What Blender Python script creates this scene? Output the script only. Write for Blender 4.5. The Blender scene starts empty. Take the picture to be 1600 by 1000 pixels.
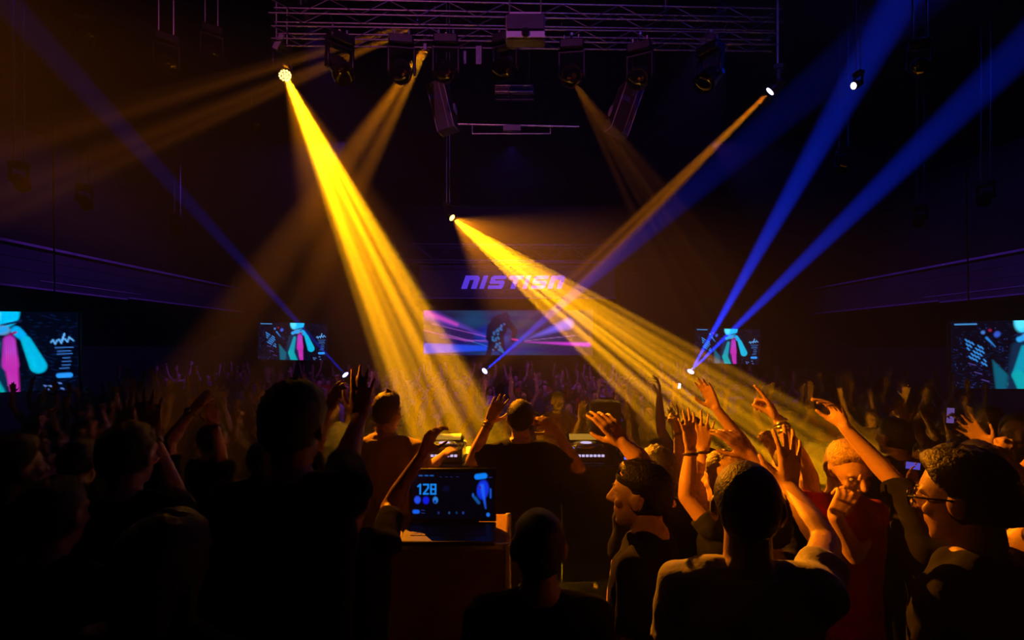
import bpy, math, random
import numpy as np
from mathutils import Vector, Matrix

# ------------------------------------------------------------------ camera, haze, exposure
scene = bpy.context.scene
COL = bpy.context.collection
F, CX, CY, CZ = 800.0, 800.0, 540.0, 2.03
cam_data = bpy.data.cameras.new('camera')
cam = bpy.data.objects.new('camera', cam_data)
COL.objects.link(cam)
scene.camera = cam
cam.location = (0, 0, CZ)
cam.rotation_euler = (math.pi / 2, 0, 0)
cam_data.sensor_width = 36
cam_data.lens = 18
cam_data.shift_y = 40 / 1600
cam_data.clip_start = .02

HAZE, HAZE_G = .007, .6
world = bpy.data.worlds.new('hall_air')
scene.world = world
world.use_nodes = True
wn = world.node_tree
wn.nodes.clear()
w_out = wn.nodes.new('ShaderNodeOutputWorld')
w_bg = wn.nodes.new('ShaderNodeBackground')
w_bg.inputs[0].default_value = (0, 0, 0, 1)
wn.links.new(w_bg.outputs[0], w_out.inputs[0])
w_vol = wn.nodes.new('ShaderNodeVolumeScatter')
w_vol.inputs['Density'].default_value = HAZE
w_vol.inputs['Anisotropy'].default_value = HAZE_G
wn.links.new(w_vol.outputs[0], w_out.inputs['Volume'])
vs = scene.view_settings
vs.view_transform = 'Standard'
vs.look = 'None'
vs.gamma = 1
vs.exposure = 0
vs.use_curve_mapping = False
scene.cycles.max_bounces = 4
scene.cycles.diffuse_bounces = 1
scene.cycles.glossy_bounces = 2
scene.cycles.volume_bounces = 0
scene.cycles.denoising_input_passes = 'RGB'

YEL = (1.0, .36, .002)
ORA = (1.0, .25, .003)
BLU = (.006, .032, 1.0)
PUR = (.26, .05, 1.0)
MAG = (1.0, .16, .6)
# energy of every lamp, in one place (W)
POWER = dict(A=560000, B=560000, A_field=8500, B_field=5200, key=30000, C=130000, D=52000, E=42000, G=2800,
             H=850000, K=150000, J=300000, wash_crowd=330, wash_truss_l=640, wash_truss_r=480, balcony=1000, back=420)


def at(px, py, d):
    return Vector(((px - CX) * d / F, d, CZ + (CY - py) * d / F))


# ------------------------------------------------------------------ helpers
def mat(name, col, rough=.6, metal=0.0, var=.25, scale=18.0, bump=0.0, bscale=60.0, emit=None, estr=0.0, spec=.5, detail=3):
    m = bpy.data.materials.new(name)
    m.use_nodes = True
    nt = m.node_tree
    b = nt.nodes['Principled BSDF']
    b.inputs['Roughness'].default_value = rough
    b.inputs['Metallic'].default_value = metal
    b.inputs['Specular IOR Level'].default_value = spec
    tc = nt.nodes.new('ShaderNodeTexCoord')
    n = nt.nodes.new('ShaderNodeTexNoise')
    n.inputs['Scale'].default_value = scale
    n.inputs['Detail'].default_value = detail
    nt.links.new(tc.outputs['Object'], n.inputs['Vector'])
    r = nt.nodes.new('ShaderNodeValToRGB')
    r.color_ramp.elements[0].position = .3
    r.color_ramp.elements[1].position = .7
    r.color_ramp.elements[0].color = tuple(c * (1 - var) for c in col) + (1,)
    r.color_ramp.elements[1].color = tuple(min(1, c * (1 + var)) for c in col) + (1,)
    nt.links.new(n.outputs['Fac'], r.inputs['Fac'])
    nt.links.new(r.outputs['Color'], b.inputs['Base Color'])
    if bump:
        n2 = nt.nodes.new('ShaderNodeTexNoise')
        n2.inputs['Scale'].default_value = bscale
        n2.inputs['Detail'].default_value = 4
        nt.links.new(tc.outputs['Object'], n2.inputs['Vector'])
        bp = nt.nodes.new('ShaderNodeBump')
        bp.inputs['Strength'].default_value = bump
        bp.inputs['Distance'].default_value = .01
        nt.links.new(n2.outputs['Fac'], bp.inputs['Height'])
        nt.links.new(bp.outputs['Normal'], b.inputs['Normal'])
    if emit:
        b.inputs['Emission Color'].default_value = emit + (1,)
        b.inputs['Emission Strength'].default_value = estr
        m.cycles.emission_sampling = 'NONE'
    return m


def screen_mat(name, strength):
    m = bpy.data.materials.new(name)
    m.use_nodes = True
    nt = m.node_tree
    b = nt.nodes['Principled BSDF']
    b.inputs['Base Color'].default_value = (.006, .006, .007, 1)
    b.inputs['Roughness'].default_value = .35
    a = nt.nodes.new('ShaderNodeVertexColor')
    a.layer_name = 'picture'
    nt.links.new(a.outputs['Color'], b.inputs['Emission Color'])
    b.inputs['Emission Strength'].default_value = strength
    m.cycles.emission_sampling = 'NONE'
    return m


M = dict(
    wall=mat('black_painted_wall', (.018, .018, .02), .85, bump=.15, bscale=9, scale=.7),
    drape=mat('dark_blue_drape', (.02, .02, .028), .95, scale=1.5),
    floor=mat('black_stage_floor', (.007, .0065, .006), .6, spec=.3, scale=2.5, bump=.1),
    balcony=mat('balcony_fascia', (.05, .045, .06), .6, scale=1.2),
    trim=mat('balcony_rail_paint', (.35, .3, .38), .4, scale=3),
    alu=mat('brushed_aluminium', (.55, .55, .57), .35, metal=.9, var=.12, scale=30),
    black=mat('matt_black_plastic', (.012, .012, .013), .45, bump=.05),
    gloss=mat('glossy_black_plastic', (.01, .01, .011), .18),
    grille=mat('speaker_grille', (.05, .045, .055), .5, metal=.3, bump=.4, bscale=220),
    silver=mat('silver_fader_plate', (.45, .45, .47), .3, metal=.7, var=.1),
    grey=mat('grey_housing', (.22, .2, .25), .5),
    white=mat('white_plastic', (.6, .58, .58), .5, var=.08),
    wood=mat('brown_plywood', (.16, .07, .025), .6, scale=6, var=.4),
    lens=mat('dark_front_lens', (.008, .008, .01), .08, spec=.7),
    edge=mat('chrome_bezel', (.6, .58, .55), .2, metal=1.0, var=.1),
    glow_yellow=mat('lit_yellow_lens', (.1, .05, .01), .3, emit=(1, .62, .12), estr=6),
    glow_white=mat('lit_white_lens', (.1, .1, .1), .3, emit=(.75, .65, 1.0), estr=4),
    glow_blue=mat('lit_blue_lens', (.02, .02, .1), .3, emit=(.35, .35, 1.0), estr=4),
    glow_violet=mat('lit_violet_letter', (.05, .03, .1), .5, emit=(.12, .05, .95), estr=.75),
    led_blue=mat('blue_button_light', (.02, .02, .1), .4, emit=(.12, .2, 1.0), estr=1.2),
    led_white=mat('white_button_light', (.3, .3, .3), .4, emit=(.7, .6, 1.0), estr=.8),
    led_amber=mat('amber_button_light', (.3, .15, .02), .4, emit=(1, .5, .05), estr=.35),
    skin=mat('fair_skin', (.62, .37, .26), .5, var=.12, scale=9, bump=.06, bscale=160),
    skin_tan=mat('tanned_skin', (.36, .19, .12), .5, var=.12, scale=9, bump=.06, bscale=160),
    skin_deep=mat('deep_brown_skin', (.16, .075, .045), .48, var=.12, scale=9, bump=.06, bscale=160),
    eye=mat('eye_white', (.6, .55, .5), .15, var=.03),
    hair_dark=mat('dark_hair', (.012, .009, .007), .55, var=.5, scale=60, bump=.5, bscale=120),
    hair_brown=mat('brown_hair', (.05, .025, .012), .55, var=.5, scale=60, bump=.5, bscale=120),
    hair_blond=mat('blond_hair', (.42, .26, .10), .5, var=.35, scale=70, bump=.5, bscale=130),
    cl_black=mat('black_cotton', (.012, .012, .013), .95, bump=.25, bscale=40, spec=.2),
    cl_white=mat('off_white_cotton', (.55, .52, .46), .9, var=.1, bump=.55, bscale=22),
    cl_beige=mat('beige_cotton', (.38, .27, .17), .9, var=.1, bump=.3, bscale=30),
    cl_red=mat('red_cotton', (.42, .012, .014), .85, var=.15, bump=.3, bscale=30),
    cl_navy=mat('navy_cotton', (.02, .024, .05), .95, bump=.3, bscale=30),
    cl_grey=mat('grey_cotton', (.14, .13, .14), .95, bump=.3, bscale=30),
    cl_purple=mat('plum_cotton', (.14, .05, .12), .95, bump=.3, bscale=30),
    denim=mat('dark_denim', (.016, .018, .03), .95, bump=.2, bscale=90),
    leather=mat('dark_leather', (.02, .015, .012), .45, bump=.2),
)


def link(name, data, parent=None, loc=(0, 0, 0)):
    o = bpy.data.objects.new(name, data)
    COL.objects.link(o)
    o.location = loc
    if parent is not None:
        o.parent = parent
    return o


def tag(o, label=None, cat=None, group=None, kind=None):
    if label:
        o['label'] = label
    if cat:
        o['category'] = cat
    if group:
        o['group'] = group
    if kind:
        o['kind'] = kind
    return o


def thing(name, label, cat, loc, rot=None, group=None):
    o = link(name, None, None, loc)
    o.empty_display_size = .1
    if rot is not None:
        o.rotation_euler = rot
    return tag(o, label, cat, group)


def copy_tree(o, parent=None):
    c = o.copy()
    COL.objects.link(c)
    if parent is not None:
        c.parent = parent
    for ch in list(o.children):
        copy_tree(ch, c)
    return c


def V(*a):
    return np.array(a, float)


def nrm(v):
    v = np.asarray(v, float)
    return v / (np.linalg.norm(v) + 1e-12)


def frame_of(axis):
    a = nrm(axis)
    h = V(0, 0, 1) if abs(a[2]) < .9 else V(1, 0, 0)
    x = nrm(np.cross(h, a))
    return x, np.cross(a, x), a


class MB:
    """collects closed shapes, in world or local coordinates, into one mesh"""

    def __init__(s):
        s.v, s.f, s.n = [], [], 0

    def add(s, v, f):
        s.v.append(np.asarray(v, float))
        s.f += [tuple(i + s.n for i in q) for q in f]
        s.n += len(v)
        return s

    def box(s, c, size, R=None, taper=1.0):
        hx, hy, hz = (q / 2 for q in size)
        v = np.array([(x * hx * (taper if z > 0 else 1), y * hy * (taper if z > 0 else 1), z * hz) for z in (-1, 1) for y in (-1, 1) for x in (-1, 1)], float)
        if R is not None:
            v = v @ np.asarray(R).T
        return s.add(v + np.asarray(c, float), [(0, 2, 3, 1), (4, 5, 7, 6), (0, 1, 5, 4), (2, 6, 7, 3), (0, 4, 6, 2), (1, 3, 7, 5)])

    def bbox(s, c, size, b=.006, R=None):
        """box with chamfered edges"""
        h = np.array(size, float) / 2
        b = min(b, *(h * .9))
        P, idx = [], {}
        for sx in (-1, 1):
            for sy in (-1, 1):
                for sz in (-1, 1):
                    sg = np.array((sx, sy, sz))
                    for k in range(3):
                        q = h - b
                        q[k] = h[k]
                        idx[(sx, sy, sz, k)] = len(P)
                        P.append(sg * q)
        Fc = []
        for k in range(3):
            i, j = (k + 1) % 3, (k + 2) % 3
            for sg in (-1, 1):
                loop = []
                for (u, w) in ((-1, -1), (1, -1), (1, 1), (-1, 1)):
                    t = [0, 0, 0]
                    t[k], t[i], t[j] = sg, u, w
                    loop.append(idx[(t[0], t[1], t[2], k)])
                Fc.append(tuple(loop if sg > 0 else loop[::-1]))
        for k in range(3):
            i, j = (k + 1) % 3, (k + 2) % 3
            for u in (-1, 1):
                for w in (-1, 1):
                    a = [0, 0, 0]
                    c2 = [0, 0, 0]
                    a[i], a[j], a[k] = u, w, -1
                    c2[i], c2[j], c2[k] = u, w, 1
                    q = (idx[(*a, i)], idx[(*c2, i)], idx[(*c2, j)], idx[(*a, j)])
                    Fc.append(q if u * w < 0 else q[::-1])
        for sx in (-1, 1):
            for sy in (-1, 1):
                for sz in (-1, 1):
                    q = tuple(idx[(sx, sy, sz, k)] for k in range(3))
                    Fc.append(q if sx * sy * sz > 0 else q[::-1])
        v = np.array(P)
        if R is not None:
            v = v @ np.asarray(R).T
        return s.add(v + np.asarray(c, float), Fc)

    def rings(s, R, cap=True):
        """R: list of (n,3) rings"""
        n = len(R[0])
        v = np.concatenate(R)
        f = []
        for k in range(len(R) - 1):
            for i in range(n):
                j = (i + 1) % n
                f.append((k * n + i, k * n + j, (k + 1) * n + j, (k + 1) * n + i))
        if cap:
            f.append(tuple(range(n))[::-1])
            f.append(tuple(range((len(R) - 1) * n, len(R) * n)))
        return s.add(v, f)

    def lathe(s, p0, p1, prof, n=16):
        """prof: list of (t along p0-p1, radius)"""
        p0, p1 = np.asarray(p0, float), np.asarray(p1, float)
        x, y, a = frame_of(p1 - p0)
        an = np.linspace(0, 2 * math.pi, n, endpoint=False)
        c = np.outer(np.cos(an), x) + np.outer(np.sin(an), y)
        return s.rings([p0 + (p1 - p0) * t + c * max(r, 1e-4) for t, r in prof])

    def cyl(s, p0, p1, r, r1=None, n=12):
        return s.lathe(p0, p1, [(0, r), (1, r if r1 is None else r1)], n)

    def cone(s, p0, p1, r0, r1, n=10):
        """tapered limb with round ends"""
        p0, p1 = np.asarray(p0, float), np.asarray(p1, float)
        x, y, a = frame_of(p1 - p0)
        an = np.linspace(0, 2 * math.pi, n, endpoint=False)
        c = np.outer(np.cos(an), x) + np.outer(np.sin(an), y)
        R = []
        for t in (-85, -50, -20):
            R.append(p0 + a * r0 * math.sin(math.radians(t)) + c * r0 * math.cos(math.radians(t)))
        R.append(p0 + c * r0)
        R.append(p1 + c * r1)
        for t in (20, 50, 85):
            R.append(p1 + a * r1 * math.sin(math.radians(t)) + c * r1 * math.cos(math.radians(t)))
        return s.rings(R)

    def ell(s, c, rad, R=None, nu=14, nv=9):
        th = np.linspace(0, 2 * math.pi, nu, endpoint=False)
        RR = []
        for k in range(nv + 1):
            ph = math.radians(-87 + 174 * k / nv)
            q = np.stack([np.cos(th) * math.cos(ph) * rad[0], np.sin(th) * math.cos(ph) * rad[1], np.full(nu, math.sin(ph) * rad[2])], 1)
            if R is not None:
                q = q @ np.asarray(R).T
            RR.append(q + np.asarray(c, float))
        return s.rings(RR)

    def tube(s, pts, r, n=8):
        pts = [np.asarray(p, float) for p in pts]
        R = []
        for k, p in enumerate(pts):
            t = pts[min(k + 1, len(pts) - 1)] - pts[max(k - 1, 0)]
            x, y, a = frame_of(t)
            an = np.linspace(0, 2 * math.pi, n, endpoint=False)
            R.append(p + (np.outer(np.cos(an), x) + np.outer(np.sin(an), y)) * r)
        return s.rings(R)

    def torus(s, c, axis, r, w, n=20, m=8):
        x, y, a = frame_of(axis)
        c = np.asarray(c, float)
        v, f = [], []
        for i in range(n):
            t = 2 * math.pi * i / n
            d = math.cos(t) * x + math.sin(t) * y
            for j in range(m):
                u = 2 * math.pi * j / m
                v.append(c + d * (r + w[0] * math.cos(u)) + a * w[1] * math.sin(u))
        for i in range(n):
            for j in range(m):
                f.append((i * m + j, ((i + 1) % n) * m + j, ((i + 1) % n) * m + (j + 1) % m, i * m + (j + 1) % m))
        return s.add(v, f)

    def prism(s, poly, z0, z1, T=lambda p: p):
        """poly in the local xz plane, thickness along y from z0 to z1"""
        n = len(poly)
        v = [T(V(x, z0, z)) for x, z in poly] + [T(V(x, z1, z)) for x, z in poly]
        f = [tuple(range(n)), tuple(range(2 * n - 1, n - 1, -1))]
        for i in range(n):
            j = (i + 1) % n
            f.append((i, i + n, j + n, j))
        return s.add(v, f)

    def mesh(s, name, m, off=(0, 0, 0), smooth=True, angle=40):
        me = bpy.data.meshes.new(name)
        v = np.concatenate(s.v) - np.asarray(off, float)
        me.from_pydata(v.tolist(), [], s.f)
        me.materials.append(m)
        if smooth:
            me.shade_smooth()
            if angle:
                me.set_sharp_from_angle(angle=math.radians(angle))
        return me

    def build(s, name, m, parent=None, smooth=True, angle=40, world=False):
        """world=True: the shape was given in world coordinates, the parent is an unrotated Empty"""
        off = parent.location if (world and parent is not None) else (0, 0, 0)
        return link(name, s.mesh(name, m, off, smooth, angle), parent)


def Rz(a):
    c, s_ = math.cos(a), math.sin(a)
    return np.array([[c, -s_, 0], [s_, c, 0], [0, 0, 1]])


def Rx(a):
    c, s_ = math.cos(a), math.sin(a)
    return np.array([[1, 0, 0], [0, c, -s_], [0, s_, c]])


def Ry(a):
    c, s_ = math.cos(a), math.sin(a)
    return np.array([[c, 0, s_], [0, 1, 0], [-s_, 0, c]])


def spot(parent, src, dst, half, energy, col, gobo=0, blend=.2, soft=.03, seed=0.0, base=.25, lo=.36, hi=1.6):
    """a beam lamp; gobo = number of cells across the beam"""
    l = bpy.data.lights.new('beam_lamp', 'SPOT')
    l.energy, l.color = energy, col
    l.spot_size, l.spot_blend, l.shadow_soft_size = math.radians(half * 2), blend, soft
    o = bpy.data.objects.new('beam_lamp', l)
    COL.objects.link(o)
    src, dst = Vector(src), Vector(dst)
    az = (src - dst).normalized()
    ax = az.cross((src + dst) / 2 - Vector((0, 0, CZ))).normalized()
    o.matrix_world = Matrix.Translation(src) @ Matrix((ax, az.cross(ax), az)).transposed().to_4x4()
    if parent is not None:
        o.parent = parent
        o.matrix_parent_inverse = Matrix.Translation(-parent.location)
    if gobo:
        # a glass gobo of uneven bars, softened by a second, rounder pattern
        l.use_nodes = True
        nt = l.node_tree
        em = nt.nodes['Emission']
        tc = nt.nodes.new('ShaderNodeTexCoord')
        sep = nt.nodes.new('ShaderNodeSeparateXYZ')
        nt.links.new(tc.outputs['Normal'], sep.inputs[0])
        d = nt.nodes.new('ShaderNodeMath')
        d.operation = 'DIVIDE'
        nt.links.new(sep.outputs[0], d.inputs[0])
        nt.links.new(sep.outputs[2], d.inputs[1])
        a = nt.nodes.new('ShaderNodeMath')
        a.operation = 'MULTIPLY_ADD'
        a.inputs[1].default_value = gobo / (2 * math.tan(math.radians(half)))
        a.inputs[2].default_value = seed * 3.7
        nt.links.new(d.outputs[0], a.inputs[0])
        no = nt.nodes.new('ShaderNodeTexNoise')
        no.noise_dimensions = '1D'
        no.inputs['Scale'].default_value = 1.0
        no.inputs['Detail'].default_value = 1.5
        no.inputs['Roughness'].default_value = .6
        nt.links.new(a.outputs[0], no.inputs['W'])
        mr = nt.nodes.new('ShaderNodeMapRange')
        mr.inputs[1].default_value, mr.inputs[2].default_value = lo, .62
        mr.inputs[3].default_value, mr.inputs[4].default_value = base, hi
        nt.links.new(no.outputs['Fac'], mr.inputs[0])
        nt.links.new(mr.outputs[0], em.inputs['Strength'])
    return o


# ------------------------------------------------------------------ the hall
HF = -.72      # hall floor, below the stage at 0
XL, XR, YB, ZC = -16.5, 18.0, 27.0, 9.4


def struct(name, mb, m, smooth=False):
    return tag(mb.build(name, m, smooth=smooth), kind='structure')


struct('floor', MB().box((.75, 12.5, HF - .1), (XR - XL, 31, .2)), M['floor'])
struct('floor_stage', MB().box((.3, .35, HF / 2 - .001), (12.4, 7.5, -HF - .002)), M['floor'])
struct('ceiling', MB().box((.75, 12.5, ZC + .1), (XR - XL, 31, .2)), M['wall'])
struct('wall_left', MB().box((XL - .1, 12.5, 4.4), (.2, 31, 10.4)), M['wall'])
struct('wall_right', MB().box((XR + .1, 12.5, 4.4), (.2, 31, 10.4)), M['wall'])
struct('wall_back', MB().box((.75, YB + .1, 4.4), (XR - XL + .4, .2, 10.4)), M['wall'])
struct('wall_front', MB().box((.75, -3.1, 4.4), (XR - XL + .4, .2, 10.4)), M['wall'])
# balconies: a fascia on each long side, with a rail on its top and a lip under it
n_trim = 0
for side, x, zt, zb in (('left', -13.5, 4.80, 3.66), ('right', 15.0, 4.80, 3.56)):
    sg = 1 if x > 0 else -1
    wx = XR if x > 0 else XL
    b = MB().box((x + sg * .06, 12.5, (zt + zb) / 2), (.12, 28.9, zt - zb - .02))
    b.box(((x + .12 * sg + wx) / 2, 12.5, zb + .09), (abs(wx - x) - .13, 28.9, .16))
    struct('wall_balcony_' + side, b, M['balcony'])
    for (z, h, w, y0, y1, m) in ((zt + .02, .07, .16, -1.9, 26.9, 'trim'), (zb - .02, .05, .14, -1.9, 17.8, 'trim'), (zb + .04, .05, .10, 17.9, 26.9, 'trim'),
                                 (zb + .22, .025, .035, 14.6, 18.6, 'trim'), (zt - .34, .02, .02, -1.9, 26.9, 'balcony'), (zt - .68, .02, .02, -1.9, 26.9, 'balcony')):
        n_trim += 1
        struct('trim_%d' % n_trim, MB().box((x - sg * (w / 2 + .001), (y0 + y1) / 2, z), (w, y1 - y0, h)), M[m])
# far portal: header board above the video wall, drapes at both sides
hx0, hx1 = at(655, 0, 24.6).x, at(962, 0, 24.6).x
struct('trim_%d' % (n_trim + 1), MB().box(((hx0 + hx1) / 2, 24.9, at(0, 437, 24.6).z), (hx1 - hx0, .3, 57 * 24.6 / F)), M['balcony'])
struct('trim_%d' % (n_trim + 2), MB().box(((hx0 + hx1) / 2, 24.72, at(0, 465.5, 24.6).z), (hx1 - hx0 + .1, .1, .05)), M['trim'])
struct('trim_%d' % (n_trim + 3), MB().box(((hx0 + hx1) / 2, 24.72, at(0, 410, 24.6).z), (hx1 - hx0 + .1, .1, .05)), M['trim'])


def drape(name, x0, x1, y, z0, z1):
    n = int((x1 - x0) / .09)
    front = [(x0 + (x1 - x0) * i / n, y - .07 * math.sin(i * 1.3) - .03 * math.sin(i * .37)) for i in range(n + 1)]
    loop = front + [(x1, y + .2), (x0, y + .2)]
    R = [np.array([(a, b_, z) for a, b_ in loop]) for z in (z0, z1)]
    tag(MB().rings(R).build(name, M['drape'], smooth=True, angle=60), kind='structure')


drape('wall_drape_left', -12.5, hx0 - .02, 25.4, HF, 6.0)
drape('wall_drape_right', hx1 + .02, 12.5, 25.4, HF, 6.0)


# ------------------------------------------------------------------ trusses
def truss(name, label, p0, p1, size, bays, r, m, group=None):
    p0, p1 = np.asarray(p0, float), np.asarray(p1, float)
    root = thing(name, label, 'truss', Vector(p0), group=group)
    ax = nrm(p1 - p0)
    side = nrm(np.cross(V(0, 0, 1), ax))
    up = np.cross(ax, side)
    L = np.linalg.norm(p1 - p0)
    h = size / 2
    for a in (-1, 1):
        for b in (-1, 1):
            o = side * a * h + up * b * h
            MB().cyl(o, o + ax * L, r, n=8).build('chord', m, root)
    bl = L / bays
    diag = {}

    def brace(key, q0, q1, base):
        if key not in diag:
            diag[key] = MB().cyl(np.zeros(3), q1 - q0, r * .55, n=6).mesh('brace', m)
        link('brace', diag[key], root, Vector(base + q0))
    for i in range(bays):
        base = ax * bl * i
        for a in (-1, 1):
            s_ = side * a * h
            lo, hi = -up * h, up * h
            if i % 2:
                brace(('d', a, 0), s_ + lo, s_ + hi + ax * bl, base)
            else:
                brace(('d', a, 1), s_ + hi, s_ + lo + ax * bl, base)
        if i % 2 == 0:
            brace(('h', 1), up * -h - side * h, up * -h + side * h, base)
    return root


truss('lighting_truss', 'upper aluminium lighting truss spanning the top edge, above the projector', at(424, 16, 6.75), at(1216, 31, 7.25), .19, 18, .011, M['alu'])
truss('lighting_truss', 'lower aluminium lighting truss that carries the row of dark moving heads', at(428, 56, 6.45), at(1210, 66, 6.85), .155, 20, .010, M['alu'])
truss('lighting_truss', 'distant long truss across the hall above the violet sign', at(408, 394, 24.0), at(1184, 399, 24.4), .74, 26, .03, M['alu'])
# crossbar with blue light on it, deep under the roof
pb = thing('ceiling_pipe_frame', 'dim blue lit pipe frame under the roof between the two column panels', 'pipe frame', at(712, 196, 9.2))
a_, b_, c_, d_ = at(712, 194, 9.2), at(905, 198, 9.2), at(738, 209, 9.2), at(860, 209, 9.2)
MB().cyl(a_, b_, .022).build('top_pipe', M['alu'], pb, world=True)
MB().cyl(c_, d_, .014).build('lower_pipe', M['alu'], pb, world=True)
for q in (738, 860):
    MB().cyl(at(q, 195, 9.2), at(q, 209, 9.2), .012).build('drop_pipe', M['alu'], pb, world=True)
MB().bbox(at(800, 201, 9.2), (.32, .1, .1)).build('junction_box', M['grey'], pb, world=True)
for q in (725, 890):
    MB().cyl(at(q, 196, 9.2), Vector((at(q, 196, 9.2).x, 9.2, ZC)), .008, n=6).build('suspension_cable', M['black'], pb, world=True)
# chain hoists that carry the trusses
for i, (px, d, yy) in enumerate(((470, 6.9, 10), (1040, 7.1, 20), (470, 24.1, 382), (1120, 24.2, 386))):
    p = at(px, yy, d)
    r_ = thing('chain_hoist', ('chain hoist above the near trusses, ' + ('on the side of the yellow beam lamp' if i == 0 else 'on the side of the tilted violet panel')) if i < 2 else
               ('chain hoist above the distant truss, ' + ('over the far screen beside the dark raised hands' if i == 2 else 'over the far screen behind the crossing blue beams')), 'hoist', p)
    MB().bbox((0, 0, .38), (.13, .13, .24), .02).build('motor_body', M['black'], r_)
    MB().cyl((0, 0, .02), (0, 0, .30), .012, n=6).build('hook', M['alu'], r_)
    MB().cyl((0, 0, .49), (0, 0, ZC - p.z), .01, n=6).build('chain', M['alu'], r_)


# ------------------------------------------------------------------ moving heads
def moving_head(label, lens_pt, aim, hang=True, sc=1.0, lit=None, group=None, leds=False, name='moving_head', drop=None):
    """lens_pt: centre of the front lens; aim: unit direction"""
    lens_pt, aim = np.asarray(lens_pt, float), nrm(aim)
    piv = lens_pt - aim * .19 * sc
    root = thing(name, label, 'stage light', Vector(piv), group=group)
    # barrel
    p = lambda t: aim * t * sc
    MB().lathe(p(-.15), p(.2), [(0, .03 * sc), (.04, .085 * sc), (.2, .11 * sc), (.55, .12 * sc), (.75, .132 * sc), (.93, .135 * sc), (1, .128 * sc)], 20).build('head', M['black'], root)
    MB().torus(p(.195), aim, .123 * sc, (.012 * sc, .014 * sc), 24, 6).build('bezel', M['gloss'], root)
    if leds:
        MB().lathe(p(.196), p(.204), [(0, .118 * sc), (1, .116 * sc)], 20).build('lens', M['lens'], root)
        x, y, a = frame_of(aim)
        mb = MB()
        for rr, n in ((0, 1), (.045, 6), (.085, 12)):
            for i in range(n):
                t = 2 * math.pi * i / n
                c = p(.2045) + (x * math.cos(t) + y * math.sin(t)) * rr * sc
                mb.lathe(c, c + aim * .008 * sc, [(0, .018 * sc), (.6, .017 * sc), (1, .009 * sc)], 8)
        mb.build('led_cluster', M[lit], root)
    else:
        MB().lathe(p(.196), p(.212), [(0, .118 * sc), (.6, .105 * sc), (1, .04 * sc)], 20).build('lens', M[lit] if lit else M['lens'], root)
    # yoke and base
    up = 1 if hang else -1
    h = np.cross(aim, V(0, 0, 1))
    h = nrm(h) if np.linalg.norm(h) > .05 else V(1, 0, 0)
    fwd = np.cross(V(0, 0, 1), h)
    R = np.stack([h, fwd, V(0, 0, 1)], 1)
    for s_ in (-1, 1):
        MB().bbox(h * s_ * .155 * sc + V(0, 0, up * .10 * sc), (.035 * sc, .09 * sc, .30 * sc), .012 * sc, R).build('yoke_arm', M['black'], root)
        MB().cyl(h * s_ * .125 * sc, h * s_ * .178 * sc, .034 * sc, n=14).build('pivot_knob', M['gloss'], root)
    MB().bbox(V(0, 0, up * .25 * sc), (.345 * sc, .10 * sc, .035 * sc), .01 * sc, R).build('yoke_bridge', M['black'], root)
    MB().bbox(V(0, 0, up * .335 * sc), (.30 * sc, .22 * sc, .12 * sc), .016 * sc, R).build('base', M['black'], root)
    if hang:
        dz = (drop if drop is not None else .10 * sc)
        for s_ in (-1, 1):
            MB().cyl(h * s_ * .09 * sc + V(0, 0, .39 * sc), h * s_ * .09 * sc + V(0, 0, .39 * sc + dz), .014 * sc, n=8).build('clamp', M['alu'], root)
    return root


def lamp(letter, label, px, py, d, target, half, col, lit, energy, hang=True, sc=1.0, leds=False, gobo=0, group=None, drop=None, **kw):
    src = np.asarray(at(px, py, d))
    tgt = np.asarray(target)
    aim = nrm(tgt - src)
    r = moving_head(label, src, aim, hang, sc, lit, group, leds, drop=drop)
    spot(r, src + aim * .03 * sc, tgt, half, energy, col, gobo, **kw)
    return r


Fd = F / 1.0
# A: the big golden beam
la = lamp('A', 'lit golden moving head throwing the widest streaked beam down behind the beige-shirted DJ', 445, 117, 6.9, at(712, 690, 4.62), 4.9, YEL, 'glow_yellow', POWER['A'], sc=.8, leds=True, gobo=10, seed=1, base=.22, lo=.38, drop=.55, blend=.12)
spot(la, at(447, 121, 6.85), at(680, 690, 3.05), 7, POWER['A_field'], ORA, blend=1.0)  # added second spot at this head, for rim light on the DJs
# B: the streaked golden beam in the middle
lb = lamp('B', 'lit golden moving head hanging alone in mid air left of the violet sign', 706, 340, 8.6, at(1170, 694, 6.5), 8.0, YEL, 'glow_yellow', POWER['B'], sc=.5, gobo=13, seed=2, base=.05, lo=.40, drop=5.05, blend=.12)
spot(lb, at(709, 342, 8.5), at(1230, 720, 2.1), 9, POWER['B_field'], ORA, blend=.7)  # added wide spot at this head, rims the raised hands on the right
# C: thin orange beam from the right
lamp('C', 'lit orange moving head with white LED ring at the end of the near trusses', 1204, 142, 7.1, at(820, 520, 8.4), 3.2, ORA, 'glow_white', POWER['C'], sc=.62, leds=True, gobo=5, seed=4, base=.5, drop=3.1)
# D: two soft brown beams from behind the second and third dark heads
ld = moving_head('dark moving head behind the near truss that throws the soft twin brown beams', at(668, 66, 7.5), nrm(np.asarray(at(330, 600, 4.4)) - np.asarray(at(668, 66, 7.5))), sc=.8, drop=.12)
spot(ld, at(667, 70, 7.4), at(300, 600, 4.6), 3.6, POWER['D'], ORA, blend=.95)
spot(ld, at(670, 70, 7.4), at(405, 600, 4.6), 2.7, POWER['D'] * .8, ORA, blend=.95)
# E: two soft brown beams towards the left edge
le = moving_head('dark moving head high behind the near truss throwing two faint brown beams sideways', at(648, 36, 7.9), nrm(np.asarray(at(0, 260, 5.0)) - np.asarray(at(648, 36, 7.9))), sc=.8, drop=.12)
spot(le, at(640, 40, 7.8), at(0, 228, 5.2), 2.2, POWER['E'], ORA, blend=.8, gobo=2, base=.6, hi=1.6)
spot(le, at(645, 46, 7.8), at(0, 318, 5.0), 2.6, POWER['E'], ORA, blend=.8, gobo=2.5, seed=3, base=.6, hi=1.6)

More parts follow.
